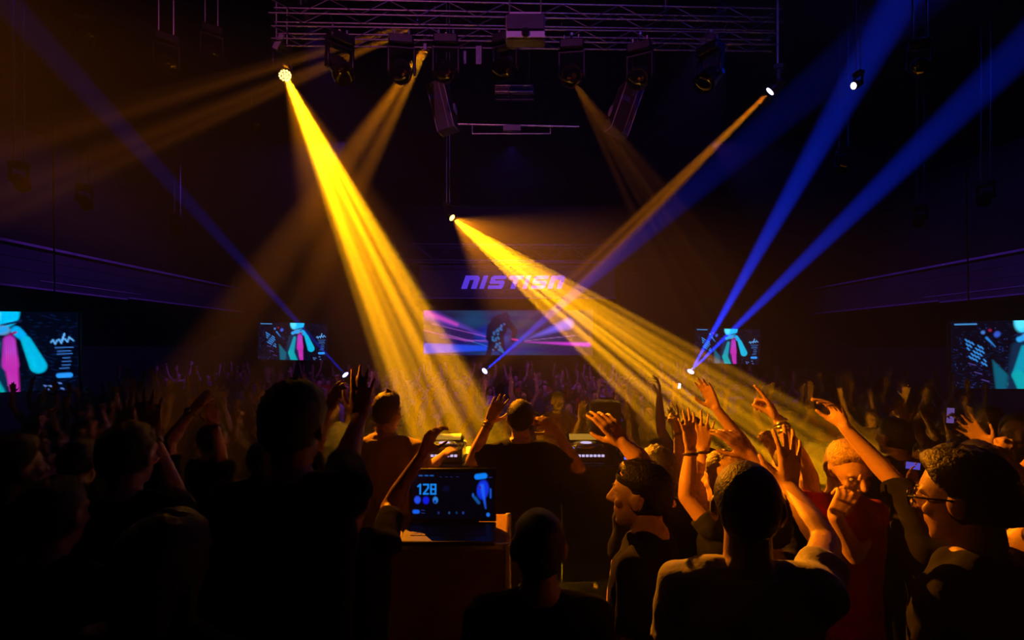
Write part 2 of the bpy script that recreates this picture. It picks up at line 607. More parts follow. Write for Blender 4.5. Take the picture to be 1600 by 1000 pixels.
row = [(538, 118, (.45, -.5, -.75)), (626, 114, (.1, -.75, -.6)), (695, 112, (.03, -.8, -.58)), (783, 110, (-.3, -.7, -.6)), (893, 120, (-.1, -.8, -.62)), (996, 124, (-.35, -.72, -.6)), (1100, 130, (-.6, -.45, -.65))]
words = ['first', 'second', 'third', 'fourth', 'fifth', 'sixth', 'seventh']
heads = []
for (px, py, a), w in zip(row, words):
    d = 6.45 + (px - 428) / 782 * .4
    hd = moving_head('unlit black moving head, %s from the left of the row under the lower near truss' % w, at(px, py, d - .36), a, sc=1.0, group='dark moving heads under the near truss', drop=.10)
    zt = at(px, 61, d).z - .07 - hd.location.z
    MB().cyl((0, -.02, zt), (0, .36 + a[1] * .19, zt), .018, n=8).build('outrigger', M['alu'], hd)
    heads.append(hd)
# G: faint fan from the fifth dark head
spot(heads[4], at(898, 131, 6.2), at(1090, 430, 5.2), 9.5, POWER['G'], ORA, gobo=9, seed=5, base=.0, blend=.8, lo=.42)
# the white-violet head on the right
wl = lamp('W', 'moving head with a small glowing lilac lens, by itself right of the near trusses', 1334, 134, 7.1, at(900, 330, 6.5), 5, PUR, 'glow_white', 60, sc=.42, drop=3.4)
# dim heads hung from the roof, catching blue glints
for (px, py, d, a, w) in ((262, 104, 6.6, (.5, -.6, -.6), 'dim moving head with an orange glint under the roof, left of the brightest golden lamp'),
                          (135, 60, 6.8, (.4, -.5, -.7), 'dim moving head high in the corner over the two faint brown beams'),
                          (332, 92, 7.4, (.3, -.4, -.8), 'dim moving head directly above the upper faint brown beam'),
                          (37, 292, 9.6, (.7, -.2, -.7), 'dim moving head beneath the lower faint brown beam at the picture edge'),
                          (136, 322, 11.0, (.6, -.3, -.7), 'dim moving head above the left balcony, nearer of the pair there'),
                          (281, 362, 14.0, (.6, -.3, -.7), 'dim moving head above the left balcony, farther of the pair there'),
                          (402, 200, 11.0, (.5, -.5, -.7), 'dim moving head with a blue speck beside the golden beam'),
                          (1440, 106, 7.3, (-.4, -.7, -.6), 'dim moving head with a violet lens right of the lilac lamp'),
                          (1316, 264, 10.5, (-.5, -.5, -.7), 'dim moving head between the two upper blue beams'),
                          (1434, 350, 13.0, (-.6, -.3, -.7), 'dim moving head just above the right balcony rail'),
                          (1536, 316, 11.0, (-.6, -.3, -.7), 'dim moving head at the far right above the balcony')):
    z = at(px, py, d).z
    moving_head(w, at(px, py, d), a, sc=.9, group='dim moving heads under the roof', drop=ZC - z - .5)

# blue beam heads standing on the hall floor riser
risers = []


def riser(root, sc, label):
    p = root.location
    ztop = p.z - .396 * sc
    r_ = thing('light_riser', label, 'riser', (p.x, p.y, HF))
    MB().bbox((0, 0, ztop - HF - .03), (.5, .5, .058), .01).build('top_board', M['black'], r_)
    for sx in (-1, 1):
        for sy in (-1, 1):
            MB().cyl((sx * .21, sy * .21, 0), (sx * .21, sy * .21, ztop - HF - .05), .025, n=8).build('leg', M['alu'], r_)


for (px, py, d, tg, half, e, lab, rl) in (
        (1079, 581, 15.0, ((1322, 150, 10.0), (1500, 170, 10.0)), 2.4, POWER['H'], 'blue floor moving head with two crossing blue beams under the far screen', 'slim stand below the twin blue beams'),
        (757, 580, 15.5, ((965, 400, 12.3),), 2.3, POWER['J'], 'blue floor moving head below the video wall, upper of two sparks', 'slim stand below the single middle blue beam'),
        (540, 586, 15.0, ((380, 410, 12.4),), 1.7, POWER['K'], 'blue floor moving head whose beam crosses the far screen by the dark hands', 'slim stand below the far blue beam by the dark hands')):
    src = np.asarray(at(px, py, d))
    aim = nrm(np.asarray(at(*tg[0])) - src)
    r_ = moving_head(lab, src, aim, False, .9, 'glow_blue', leds=False)
    for i, t in enumerate(tg):
        spot(r_, src + aim * .04, at(*t), half, e, BLU, blend=.6)
    riser(r_, .9, rl)
for (px, py, d, a, lit, lab, rl) in ((731, 605, 11.5, (.6, .5, .6), 'glow_white', 'small white glowing floor light beside the golden beam, lower of two sparks', 'slim stand at the foot of the golden beam'),
                                     (551, 595, 13.0, (-.5, .3, .7), 'glow_blue', 'small blue glowing floor light next to the raised dark palm', 'slim stand next to the raised dark palm'),
                                     (1061, 603, 12.0, (-.2, -.9, .2), 'glow_white', 'small white glowing floor light above the pointing fist', 'slim stand behind the pointing fist')):
    riser(moving_head(lab, at(px, py, d), a, False, .55, lit), .55, rl)


# wash lights added under the roof to light crowd, balconies, drapes, truss and hands
def wash(label, loc, target, half, energy, col, hang=ZC):
    loc = np.asarray(loc, float)
    aim = nrm(np.asarray(target) - loc)
    r_ = thing('wash_light', label, 'stage light', Vector(loc - aim * .12))
    MB().lathe(aim * -.12, aim * .1, [(0, .03), (.1, .08), (.5, .1), (1, .105)], 16).build('can', M['black'], r_)
    MB().lathe(aim * .085, aim * .099, [(0, .095), (1, .09)], 16).build('lens', M['lens'], r_)
    x, y, a = frame_of(aim)
    MB().tube([x * .12, x * .125 - aim * .02 + V(0, 0, .16), -x * .125 - aim * .02 + V(0, 0, .16), -x * .12], .012).build('bracket', M['black'], r_)
    MB().cyl(V(0, 0, .16) - aim * .02, V(0, 0, hang - loc[2] + .02), .012, n=6).build('hanger', M['alu'], r_)
    spot(r_, loc + aim * .02, target, half, energy, col, blend=.6, soft=.08)


wash('purple wash light above the hall crowd, over the video wall end', (-3.5, 8.8, 7.6), (-2.5, 15, .6), 34, POWER['wash_crowd'], PUR)  # this and the next one added to tint the crowd purple
wash('purple wash light above the hall crowd, over the speaker side', (3.5, 8.8, 7.6), (2.8, 14, .6), 34, POWER['wash_crowd'], (.34, .05, .9))
wash('magenta wash light under the roof behind the camera position, gold lamp side', (-2.4, -2.0, 7.6), at(620, 60, 6.6), 24, POWER['wash_truss_l'], MAG)  # this and the next one added out of view to colour the truss
wash('violet wash light under the roof behind the camera position, lilac lamp side', (2.6, -2.0, 7.6), at(960, 90, 6.6), 24, POWER['wash_truss_r'], (.16, .07, 1))
wash('violet wash light aimed at the left balcony front', (-5.0, 15.5, 8.2), (-13.5, 18, 4.2), 34, POWER['balcony'], PUR)  # this and the next one added to bring out the balcony fronts
wash('violet wash light aimed at the right balcony front', (6.0, 15.5, 8.2), (15.0, 18, 4.2), 34, POWER['balcony'], (.2, .05, 1))
wash('orange wash light off to the golden lamp side, lighting raised hands across the stage', (-15.9, 3.7, 8.4), (1.22, 2.15, 1.84), 2.7, POWER['key'], ORA)  # key light added out of view, for the lit hands
wash('blue wash light aimed at the far drapes', (0, 16.0, 8.3), (0, 25, 5.2), 38, POWER['back'], (.14, .05, 1))  # added to lift the drapes and far truss


# ------------------------------------------------------------------ flown boxes
def box_on_truss():
    p = at(821, 42, 5.7)
    r_ = thing('projector', 'lilac grey projector case flown in front of the near trusses at top centre', 'projector', p)
    w, h = 62 * 5.7 / F, 40 * 5.7 / F
    MB().bbox((0, .08, 0), (w, .16, h), .012).build('case', M['grey'], r_)
    MB().bbox((0, -.018, .045), (w * .93, .02, h * .58), .005).build('front_panel', M['purple'] if 'purple' in M else M['grille'], r_)
    MB().bbox((0, -.018, -h * .34), (w * .97, .022, h * .24), .005).build('lower_panel', M['white'], r_)
    MB().lathe((0, -.02, -h * .30), (0, -.07, -h * .30), [(0, .045), (.7, .045), (1, .038)], 18).build('lens', M['gloss'], r_)
    MB().bbox((0, .02, h * .5 + .012), (w * .8, .05, .02), .004).build('top_rail', M['white'], r_)
    for s_ in (-1, 1):
        MB().cyl((s_ * w * .4, .08, h / 2), (s_ * w * .4, .08, ZC - p.z), .01, n=6).build('hanger', M['alu'], r_)


box_on_truss()


def column_panel(label, px0, py0, px1, py1, d, wpx, tilt_y):
    top, bot = np.asarray(at(px0, py0, d)), np.asarray(at(px1, py1, d))
    c = (top + bot) / 2
    up = nrm(top - bot)
    L = np.linalg.norm(top - bot)
    fwd = nrm(np.cross(up, V(1, 0, 0)) * 1.0)
    x = np.cross(fwd, up)
    fwd = nrm(fwd * math.cos(tilt_y) + x * math.sin(tilt_y))
    x = nrm(np.cross(fwd, up))
    R = np.stack([x, fwd, up], 1)
    w = wpx * d / F
    r_ = thing('column_speaker', label, 'speaker', Vector(c), group='column speakers under the near truss')
    MB().bbox((0, 0, 0), (w, .22, L), .012, R).build('cabinet', M['grille'], r_)
    for s_ in (-1, 1):
        MB().bbox(R @ V(s_ * w * .47, 0, 0), (.012, .235, L * 1.005), .003, R).build('side_trim', M['trim'], r_)
    MB().bbox(R @ V(w * .2, -.113, 0), (.008, .012, L * .98), .002, R).build('front_strip', M['trim'], r_)
    s_ = 1 if px1 > px0 else -1
    MB().ell(R @ V(s_ * w * .62, .02, -L * .1), (.03, .04, .09), R).build('pan_knob', M['grey'], r_)
    MB().bbox(R @ V(0, .02, L / 2 + .02), (w * .6, .08, .05), .006, R).build('mount', M['black'], r_)
    MB().cyl(up * (L / 2 + .04), up * (L / 2 + .04) + V(0, 0, .7), .014, n=8).build('drop_pole', M['black'], r_)


column_panel('violet lit column speaker tilted under the third dark head', 683, 131, 701, 206, 7.2, 29, .25)
column_panel('violet lit column speaker tilted the other way under the sixth dark head', 987, 138, 962, 210, 7.3, 32, -.3)

# strip blinder under the fourth head
sp = thing('strip_light', 'low black strip light with pale bars under the fourth dark head', 'stage light', at(803, 140, 7.2))
MB().bbox((0, .06, 0), (.58, .12, .14), .01).build('housing', M['black'], sp)
for z in (-.035, .052):
    MB().bbox((0, -.008, z), (.52, .02, .012), .003).build('bar', M['white'], sp)
mb = MB()
for i in range(18):
    mb.lathe((-.24 + i * .028, -.003, .008), (-.24 + i * .028, -.013, .008), [(0, .010), (1, .006)], 8)
mb.build('bulb_row', M['lens'], sp)
for s_ in (-1, 1):
    MB().cyl((s_ * .22, .06, .06), (s_ * .22, .06, ZC - sp.location.z), .01, n=6).build('hanger', M['black'], sp)
MB().bbox((0, .06, -.12), (.56, .05, .02), .004).build('lower_bar', M['black'], sp)
for s_ in (-1, 1):
    MB().cyl((s_ * .26, .06, -.12), (s_ * .26, .06, 0), .008, n=6).build('side_bar', M['black'], sp)

# pale drop plates hanging from the truss
for i, (px, py0, py1, d, w, lab) in enumerate(((748, 72, 101, 6.57, 9, 'narrow lilac hanging plate between the third and fourth dark heads'), (664, 68, 79, 6.53, 5, 'tiny pale hanging tag beside the third dark head'), (726, 80, 100, 6.56, 5, 'thin pale strap hanging beside the narrow lilac plate'),
                                               (435, 52, 78, 6.42, 9, 'tilted plum bracket plate at the left end of the near trusses'))):
    p = at(px, (py0 + py1) / 2, d)
    h = (py1 - py0) * d / F
    r_ = thing('hanging_plate', lab, 'plate', p)
    MB().bbox((0, 0, 0), (w * d / F, .02, h), .004, Ry(.5) if i == 3 else None).build('plate', M['grey'], r_)
    MB().cyl((0, 0, h * .4), (0, 0, at(px, 50, d).z - p.z), .006, n=6).build('strap', M['black'], r_)


# ------------------------------------------------------------------ pictures for the screens
def canvas(w, h, bg):
    im = np.zeros((h, w, 3))
    im[:] = bg
    yy, xx = np.mgrid[0:h, 0:w]
    return im, (xx + .5) / w, (yy + .5) / h


def put(im, a, col):
    a = np.clip(a, 0, 1)[..., None]
    im[:] = im * (1 - a) + np.asarray(col) * a


def sd_ell(u, v, cx, cy, rx, ry, rot=0, asp=1.78):
    c, s_ = math.cos(rot), math.sin(rot)
    x, y = (u - cx) * asp, v - cy
    return 1 - np.sqrt(((x * c + y * s_) / rx) ** 2 + ((-x * s_ + y * c) / ry) ** 2)


def a_ell(u, v, cx, cy, rx, ry, rot=0, soft=.15, asp=1.78):
    return sd_ell(u, v, cx, cy, rx, ry, rot, asp) / soft


def a_line(u, v, x0, y0, x1, y1, w0, w1=None, soft=.006, asp=1.78):
    w1 = w0 if w1 is None else w1
    px, py = (u - x0) * asp, v - y0
    dx, dy = (x1 - x0) * asp, y1 - y0
    t = np.clip((px * dx + py * dy) / (dx * dx + dy * dy + 1e-9), 0, 1)
    dist = np.hypot(px - dx * t, py - dy * t)
    return (w0 + (w1 - w0) * t - dist) / soft


def nz(u, v, k, s=0):
    return .5 + .5 * np.sin(u * k * 1.7 + 3 * np.sin(v * k * 1.1 + s)) * np.sin(v * k * 1.9 + 2 * np.sin(u * k * .8 + s * 1.7))


def party_picture():
    im, u, v = canvas(160, 90, (.0005, .001, .006))
    rng = np.random.default_rng(4)
    put(im, .25 * (nz(u, v, 34) > .82), (.002, .02, .12))
    for k in range(60):
        put(im, a_ell(u, v, rng.uniform(.0, .42), rng.uniform(.05, 1), .012, .008, rng.uniform(0, 3), .4) * .7, (.02, .04, .25))
    # caption along the top
    for k in range(9):
        put(im, a_line(u, v, .035 + k * .018, .045, .046 + k * .018, .045, .012), (.05, .25, .6))
    # slanted lettering block
    for r in range(5):
        for k in range(6):
            x, y = .11 + k * .022 + r * .006, .27 + r * .062 + k * .022
            if (k + r) % 4 != 3:
                put(im, a_line(u, v, x, y, x + .013, y + .03, .015, soft=.015), (.04, .32, .95))
    put(im, a_ell(u, v, .285, .14, .03, .03, 0, .6), (.25, .01, .05))
    put(im, a_ell(u, v, .235, .17, .035, .035, 0, .5), (.05, .18, .6))
    put(im, a_ell(u, v, .335, .20, .05, .06, .6, .5), (.03, .09, .6))
    put(im, a_line(u, v, .26, .25, .32, .38, .026, .014, soft=.02), (.02, .22, .7))
    put(im, a_line(u, v, .30, .58, .40, 1.0, .02, .17, soft=.03) * .8, (.0, .10, .17))
    put(im, a_line(u, v, .41, .93, .46, .95, .03, soft=.02), (.05, .5, .6))
    for (x, y) in ((.13, .62), (.17, .75), (.22, .86), (.42, .73)):
        put(im, a_line(u, v, x, y, x + .05, y + .03, .01), (.06, .04, .25))
    # a person in a pale hat, hands before the face, bright scarf
    put(im, a_line(u, v, .50, .42, .49, 1.0, .15, .2, soft=.05), (.002, .02, .06))
    put(im, a_line(u, v, .52, .40, .475, .80, .05, .09, soft=.03), (.0, .30, .45))
    put(im, a_line(u, v, .475, .80, .52, 1.0, .09, .10, soft=.03), (.0, .36, .42))
    put(im, a_ell(u, v, .555, .02, .19, .20, 0, .12), (.0, .50, .95))
    put(im, a_ell(u, v, .50, .04, .10, .16, 0, .4) * .7, (.10, .80, 1.0))
    put(im, a_line(u, v, .46, .22, .66, .12, .018, soft=.01), (.005, .01, .06))
    put(im, a_ell(u, v, .555, .235, .10, .07, 0, .3), (.10, .28, .55))
    put(im, a_line(u, v, .49, .28, .57, .22, .05, .045, soft=.02), (.02, .35, .85))
    put(im, a_line(u, v, .635, .24, .665, .30, .065, .06, soft=.02), (.0, .38, .9))
    put(im, a_line(u, v, .60, .29, .63, .26, .022, soft=.015), (.25, .0, .10))
    put(im, a_line(u, v, .69, .36, .76, .68, .062, .10, soft=.02), (.0, .45, .72))
    put(im, a_line(u, v, .70, .45, .745, .68, .02, .03, soft=.04) * .6, (.0, .62, .95))
    put(im, a_line(u, v, .595, .36, .60, .66, .075, .10, soft=.03), (.42, .03, .48))
    put(im, a_line(u, v, .60, .60, .625, 1.0, .09, .06, soft=.03), (.50, .02, .40))
    for k in range(5):
        put(im, a_line(u, v, .575 + k * .013, .36, .585 + k * .012, .92, .006, soft=.012) * .5, (.75, .16, .8))
    # column of print
    pts = [(.835 + .012 * i, .385 - .03 * math.sin(i * 2.2) - .004 * i) for i in range(12)]
    for p, q in zip(pts, pts[1:]):
        put(im, a_line(u, v, *p, *q, .014, soft=.014), (.12, .45, 1.0))
    put(im, a_line(u, v, .915, .28, .90, .36, .013), (.12, .45, 1.0))
    for y, x0, x1 in ((.455, .86, .965), (.50, .875, .95), (.535, .87, .96), (.585, .905, .945), (.63, .90, .95), (.675, .90, .948), (.715, .885, .94)):
        put(im, a_line(u, v, x0, y, x1, y - .006, .010, soft=.012), (.05, .22, .75))
    put(im, a_line(u, v, .88, .805, .945, .80, .035, soft=.01), (.02, .30, .95))
    for (x, y) in ((.80, .93), (.83, .935), (.81, .97), (.885, .90), (.90, .97)):
        put(im, a_ell(u, v, x, y, .03, .014, .3, .5), (.08, .18, .55))
    return im


def video_wall_picture():
    im, u, v = canvas(210, 56, (.001, .001, .02))
    A = 3.8
    g = np.clip(1 - np.abs(u - .45) * 1.9, 0, 1)
    im[..., 2] += .16 * g * (.4 + .6 * nz(u, v, 6)) * np.clip(.35 + v, 0, 1)
    im[..., 1] += .03 * g * nz(u, v, 7, 2)
    put(im, a_ell(u, v, .30, .20, .5, .3, -.3, .9, A) * .6, (.0, .05, .13))
    put(im, a_ell(u, v, .40, .62, .45, .35, .1, 1, A) * .7, (.004, .03, .45))
    # swooshes of pink light
    put(im, a_line(u, v, -.02, .02, .385, .60, .20, .05, soft=.18, asp=A) * .75, (.16, .05, .62))
    put(im, a_line(u, v, -.02, .0, .20, .32, .10, .06, soft=.10, asp=A) * .85, (.75, .06, .45))
    put(im, a_ell(u, v, .22, .52, .36, .14, .25, .25, A), (.012, .006, .07))
    for (x0, y0, x1, y1, c) in ((-.02, .42, .25, .68, (.75, .10, .6)), (.25, .68, .39, .66, (.5, .16, .9)), (.12, .52, .30, .70, (.7, .2, .8)), (.10, .60, .39, .70, (.45, .06, .7)), (.05, .30, .39, .60, (.55, .12, .85))):
        put(im, a_line(u, v, x0, y0, x1, y1, .015, soft=.035, asp=A), c)
    put(im, a_line(u, v, .0, .84, .37, .84, .13, .07, soft=.03, asp=A) * .9, (.006, .05, .62))
    put(im, a_line(u, v, .30, .70, .385, .80, .012, soft=.02, asp=A), (.06, .2, .9))
    put(im, a_line(u, v, .60, .66, .86, .30, .02, .16, soft=.1, asp=A) * .9, (.12, .09, .75))
    put(im, a_line(u, v, .60, .70, .98, .76, .02, .07, soft=.05, asp=A), (.55, .03, .60))
    put(im, a_line(u, v, .60, .68, .90, .56, .012, soft=.03, asp=A), (.7, .25, .9))
    # crouched dark figure in the middle
    dk = (.001, .002, .014)
    put(im, a_ell(u, v, .445, .38, .22, .30, .25, .12, A), dk)
    put(im, a_ell(u, v, .485, .17, .11, .14, 0, .15, A), (.002, .003, .026))
    put(im, a_ell(u, v, .43, .66, .19, .26, -.15, .12, A), dk)
    for (x0, y0, x1, y1, w0, w1) in ((.41, .70, .385, 1.0, .10, .07), (.455, .62, .475, 1.0, .11, .07), (.50, .28, .545, .46, .09, .07), (.545, .46, .53, .66, .07, .06), (.40, .36, .385, .62, .09, .07)):
        put(im, a_line(u, v, x0, y0, x1, y1, w0, w1, soft=.03, asp=A), dk)
    rng = np.random.default_rng(9)
    for k in range(46):
        t = rng.uniform(0, 1)
        x = .475 - .05 * math.sin(t * 3) + rng.normal(0, .012)
        put(im, a_ell(u, v, x, .3 + .62 * t + rng.normal(0, .02), .035, .03, rng.uniform(0, 3), .5, A) * .8, (.015, .07 + .05 * rng.random(), .30))
    put(im, a_line(u, v, .528, .64, .56, .66, .03, soft=.03, asp=A), (.6, .02, .25))
    return im


def digit(im, u, v, x, y, w, h, segs, col, t):
    P = {'a': (0, 0, 1, 0), 'b': (1, 0, 1, .5), 'c': (1, .5, 1, 1), 'd': (0, 1, 1, 1), 'e': (0, .5, 0, 1), 'f': (0, 0, 0, .5), 'g': (0, .5, 1, .5), '1': (.55, 0, .55, 1), 'k': (.1, .2, .55, 0), 'z': (1, .35, 0, 1), 'q': (1, 0, 1, .35)}
    for s_ in segs:
        x0, y0, x1, y1 = P[s_]
        put(im, a_line(u, v, x + w * x0, y + h * y0, x + w * x1, y + h * y1, t, soft=.018), col)


def laptop_picture():
    im, u, v = canvas(180, 100, (.0004, .0004, .003))
    for k, x in enumerate((.09, .16, .225)):
        put(im, a_line(u, v, x, .075, x + .035, .075, .022, soft=.02), (.004, .10, .45))
    for x in (.34, .41, .47, .545):
        put(im, a_line(u, v, x, .10, x + .025, .105, .012, soft=.02), (.01, .03, .16))
    c = (.006, .24, .9)
    digit(im, u, v, .07, .27, .06, .20, '1k', c, .026)
    digit(im, u, v, .145, .27, .055, .20, 'aqzd', c, .026)
    digit(im, u, v, .235, .27, .055, .20, 'abcdefg', c, .026)
    put(im, a_ell(u, v, .42, .36, .10, .09, 0, .9) * .25, (.005, .01, .10))
    put(im, a_ell(u, v, .07, .60, .085, .10, 0, .4), (.015, .07, .80))
    put(im, a_ell(u, v, .175, .61, .085, .10, 0, .4), (.004, .01, .75))
    put(im, a_ell(u, v, .29, .605, .07, .09, 0, .4), (.02, .20, .75))
    put(im, a_ell(u, v, .285, .64, .04, .05, 0, .6), (.002, .02, .2))
    put(im, a_line(u, v, .035, .855, .075, .855, .055, soft=.03), (.004, .12, .9))
    for y in (.82, .88):
        put(im, a_line(u, v, .12, y, .16, y + .01, .014, soft=.025), (.02, .05, .35))
    for x, cc in ((.33, (.01, .02, .15)), (.46, (.01, .06, .16)), (.55, (.0, .03, .1)), (.63, (.015, .04, .3))):
        put(im, a_ell(u, v, x, .88, .03, .04, 0, .6), cc)
    # the blue-lit guest again
    put(im, a_line(u, v, .80, .10, .89, .08, .075, soft=.03), (.002, .22, .95))
    put(im, a_ell(u, v, .87, .38, .15, .24, .1, .3), (.004, .03, .75))
    put(im, a_line(u, v, .86, .30, .905, .78, .07, .03, soft=.05), (.01, .11, .95))
    put(im, a_ell(u, v, .835, .33, .035, .05, 0, .6), (.05, .01, .30))
    put(im, a_ell(u, v, .75, .50, .035, .06, 0, .6), (.01, .09, .5))
    put(im, a_line(u, v, .77, .55, .82, .66, .05, soft=.05), (.003, .10, .40))
    put(im, a_line(u, v, .965, .37, .965, .55, .03, soft=.03), (.004, .10, .7))
    put(im, a_line(u, v, .94, .12, .98, .11, .015, soft=.03), (.01, .05, .4))
    put(im, a_ell(u, v, .935, .92, .05, .055, 0, .5), (.01, .16, .85))
    return im


def picture_mesh(name, im, m):
    """flat picture of unit width, centred, facing -y"""
    h, w = im.shape[:2]
    asp = h / w
    xs = np.linspace(-.5, .5, w)
    zs = np.linspace(.5, -.5, h) * asp
    X, Z = np.meshgrid(xs, zs)
    v = np.stack([X.ravel(), np.zeros(w * h), Z.ravel()], 1)
    i = np.arange((h - 1) * w).reshape(h - 1, w)[:, :-1].ravel()
    f = np.stack([i, i + w, i + w + 1, i + 1], 1)
    me = bpy.data.meshes.new(name)
    me.vertices.add(len(v))
    me.vertices.foreach_set('co', v.ravel())
    me.loops.add(f.size)
    me.loops.foreach_set('vertex_index', f.ravel())
    me.polygons.add(len(f))
    me.polygons.foreach_set('loop_start', np.arange(0, f.size, 4))
    me.polygons.foreach_set('loop_total', np.full(len(f), 4))
    ca = me.color_attributes.new('picture', 'FLOAT_COLOR', 'POINT')
    ca.data.foreach_set('color', np.concatenate([im.reshape(-1, 3), np.ones((w * h, 1))], 1).ravel())
    me.update(calc_edges=True)
    me.validate()
    me.materials.append(m)
    return me


party = picture_mesh('picture', party_picture(), screen_mat('party_screen_glow', 1.15))


def screen(label, centre, width, yaw, roll=0.0, group='hall video screens'):
    r_ = thing('video_screen', label, 'screen', centre, (0, roll, yaw), group)
    h = width * 90 / 160
    MB().bbox((0, .07, 0), (width + .05, .12, h + .05), .01).build('housing', M['black'], r_)
    p = link('picture', party, r_, (0, .004, 0))
    p.scale = (width, 1, width)
    for s_ in (-1, 1):
        MB().cyl((s_ * width * .35, .08, h / 2 + .02), (s_ * width * .35, .08, ZC - centre[2] - .02), .015, n=6).build('hanger', M['black'], r_)


screen('far video screen behind the dark raised hands, blue lit guest in a pink scarf', at(458, 533.5, 22.8), 103 * 22.8 / F, math.radians(8), math.radians(1))
screen('far video screen crossed by the twin blue beams, blue lit guest in a pink scarf', at(1136, 541, 22.8), 97 * 22.8 / F, math.radians(-8), math.radians(1.5))
screen('near video screen cut by the left picture edge, pink scarf and script lettering', at(-12, 550, 11.6), 225 * 11.6 / F, math.radians(16), math.radians(-.5))
screen('near video screen cut by the right picture edge, slanted blue lettering', at(1596, 554, 11.9), 190 * 11.9 / F, math.radians(-12), math.radians(-1))

# the big video wall of the far stage
W0, W1 = at(662, 0, 24.4).x, at(924, 0, 24.4).x
vw = thing('video_wall', 'wide video wall on the far stage with a crouched dark figure and pink light streaks', 'screen', ((W0 + W1) / 2, 24.4, at(0, 520, 24.4).z))
vwm = picture_mesh('picture', video_wall_picture(), screen_mat('video_wall_glow', 1.35))
p = link('picture', vwm, vw, (0, -.01, 0))
p.scale = (W1 - W0, 1, W1 - W0)
MB().bbox((0, .12, 0), (W1 - W0 + .1, .2, 70 * 24.4 / F + .12), .02).build('housing', M['black'], vw)
for s_ in (-1, 1):
    MB().bbox((s_ * (W1 - W0) * .47, .15, -(70 * 24.4 / F) / 2 - 1.0), (.15, .2, 1.9), .01).build('support_leg', M['black'], vw)
MB().bbox(((W1 - W0) / 2 + .03, -.06, 0), (.05, .1, 72 * 24.4 / F), .005).build('edge_trim', M['trim'], vw)

# violet sign: heavy slanted letters on the header board
sg = thing('lettered_sign', 'glowing violet lettered sign on the dark header board above the video wall', 'sign', at(800, 441, 24.6))


def letter(x, strokes, w=1.0):
    """strokes: polygons in unit cell, 0..1 wide, 0..1 tall"""
    mb = MB()
    u = 24.6 / F
    for poly in strokes:
        mb.prism([((x + px * w * 20 + pz * 7 - 77 - 2) * u, (pz * 20 - 10) * u) for px, pz in poly], -.10, .10)
    mb.build('letter', M['glow_violet'], sg, smooth=False)


def rect(x0, z0, x1, z1):
    return [(x0, z0), (x1, z0), (x1, z1), (x0, z1)]


N_ = [rect(0, 0, .36, 1), [(.36, .70), (.36, 1), (.85, 1), (1, .85), (1, .70)], rect(.66, 0, 1, .72)]
I_ = [rect(0, 0, .42, 1)]
S_ = [[(.15, .76), (.15, 1), (1, 1), (1, .76)], [(0, .42), (0, .9), (.2, 1), (.3, .76), (.3, .62)], [(.05, .40), (.05, .62), (.9, .62), (1, .5), (1, .40)], [(.7, .1), (.7, .42), (1, .5), (1, .12), (.9, 0)], rect(0, 0, .92, .24)]
T_ = [rect(0, .74, 1, 1), rect(.33, 0, .67, .76)]
K_ = [rect(0, 0, .3, 1), [(.3, .4), (.3, .66), (.68, 1), (1.02, 1)], [(.36, .52), (.58, .66), (1.02, 0), (.68, 0)]]
x = 0
for L, w, adv in ((N_, 1.15, 28), (I_, .8, 13), (S_, 1.15, 28), (T_, 1.1, 26), (I_, .8, 13), (S_, 1.1, 26), (N_, 1.1, 0)):
    letter(x, L, w)
    x += adv

# ------------------------------------------------------------------ DJ booth and what stands on it
BX0, BX1, BY0, BY1, BZ = -1.75, 1.15, 3.74, 4.06, 1.155
booth = thing('dj_booth', 'long black DJ booth between the DJs and the crowd', 'table', ((BX0 + BX1) / 2, 4.05, 0))
MB().bbox(((BX0 + BX1) / 2, 4.08, BZ - .025), (BX1 - BX0, .72, .05), .008).build('tabletop', M['black'], booth, world=True)
for i in range(4):
    w = (BX1 - BX0) / 4
    MB().bbox((BX0 + w * (i + .5), 4.40, (BZ - .05) / 2), (w - .012, .04, BZ - .052), .006).build('front_panel', M['black'], booth, world=True)
    MB().bbox((BX0 + w * (i + .5), 3.80, BZ - .17), (w - .012, .03, .24), .006).build('back_apron', M['gloss'], booth, world=True)
for xx in (BX0 + .03, BX1 - .03):
    for yy in (3.78, 4.36):
        MB().bbox((xx, yy, (BZ - .05) / 2), (.05, .05, BZ - .052), .006).build('leg', M['alu'], booth, world=True)


def media_player(label, cx, yaw=0.0):
    r_ = thing('media_player', label, 'media player', (cx, 3.98, BZ), (0, 0, yaw), 'media players on the booth')
    MB().bbox((0, 0, .055), (.30, .38, .10), .008).build('body', M['black'], r_)
    MB().lathe((0, -.04, .105), (0, -.04, .128), [(0, .105), (.5, .103), (.8, .096), (1, .09)], 28).build('jog_wheel', M['silver'], r_)
    MB().lathe((0, -.04, .128), (0, -.04, .131), [(0, .045), (1, .043)], 20).build('jog_display', M['led_white'], r_)
    MB().bbox((0, .14, .135), (.27, .10, .012), .004, Rx(.55)).build('display', M['gloss'], r_)
    MB().bbox((0, .137, .142), (.22, .07, .004), .001, Rx(.55)).build('display_glow', M['led_amber'], r_)
    for k in range(2):
        MB().lathe((-.12, -.15 + k * .05, .104), (-.12, -.15 + k * .05, .112), [(0, .017), (1, .015)], 14).build('play_button', M['led_amber' if k else 'led_blue'], r_)
    MB().bbox((.125, -.06, .106), (.012, .14, .004), .001).build('pitch_slot', M['gloss'], r_)
    MB().bbox((.125, -.05, .114), (.024, .016, .014), .003).build('pitch_fader', M['silver'], r_)
    for k in range(8):
        MB().bbox((-.10 + k * .029, -.192, .06), (.022, .006, .018), .002).build('front_key', M['led_white'], r_)
    for sx in (-1, 1):
        for sy in (-1, 1):
            MB().cyl((sx * .12, sy * .15, 0), (sx * .12, sy * .15, .006), .015, n=10).build('foot', M['black'], r_)


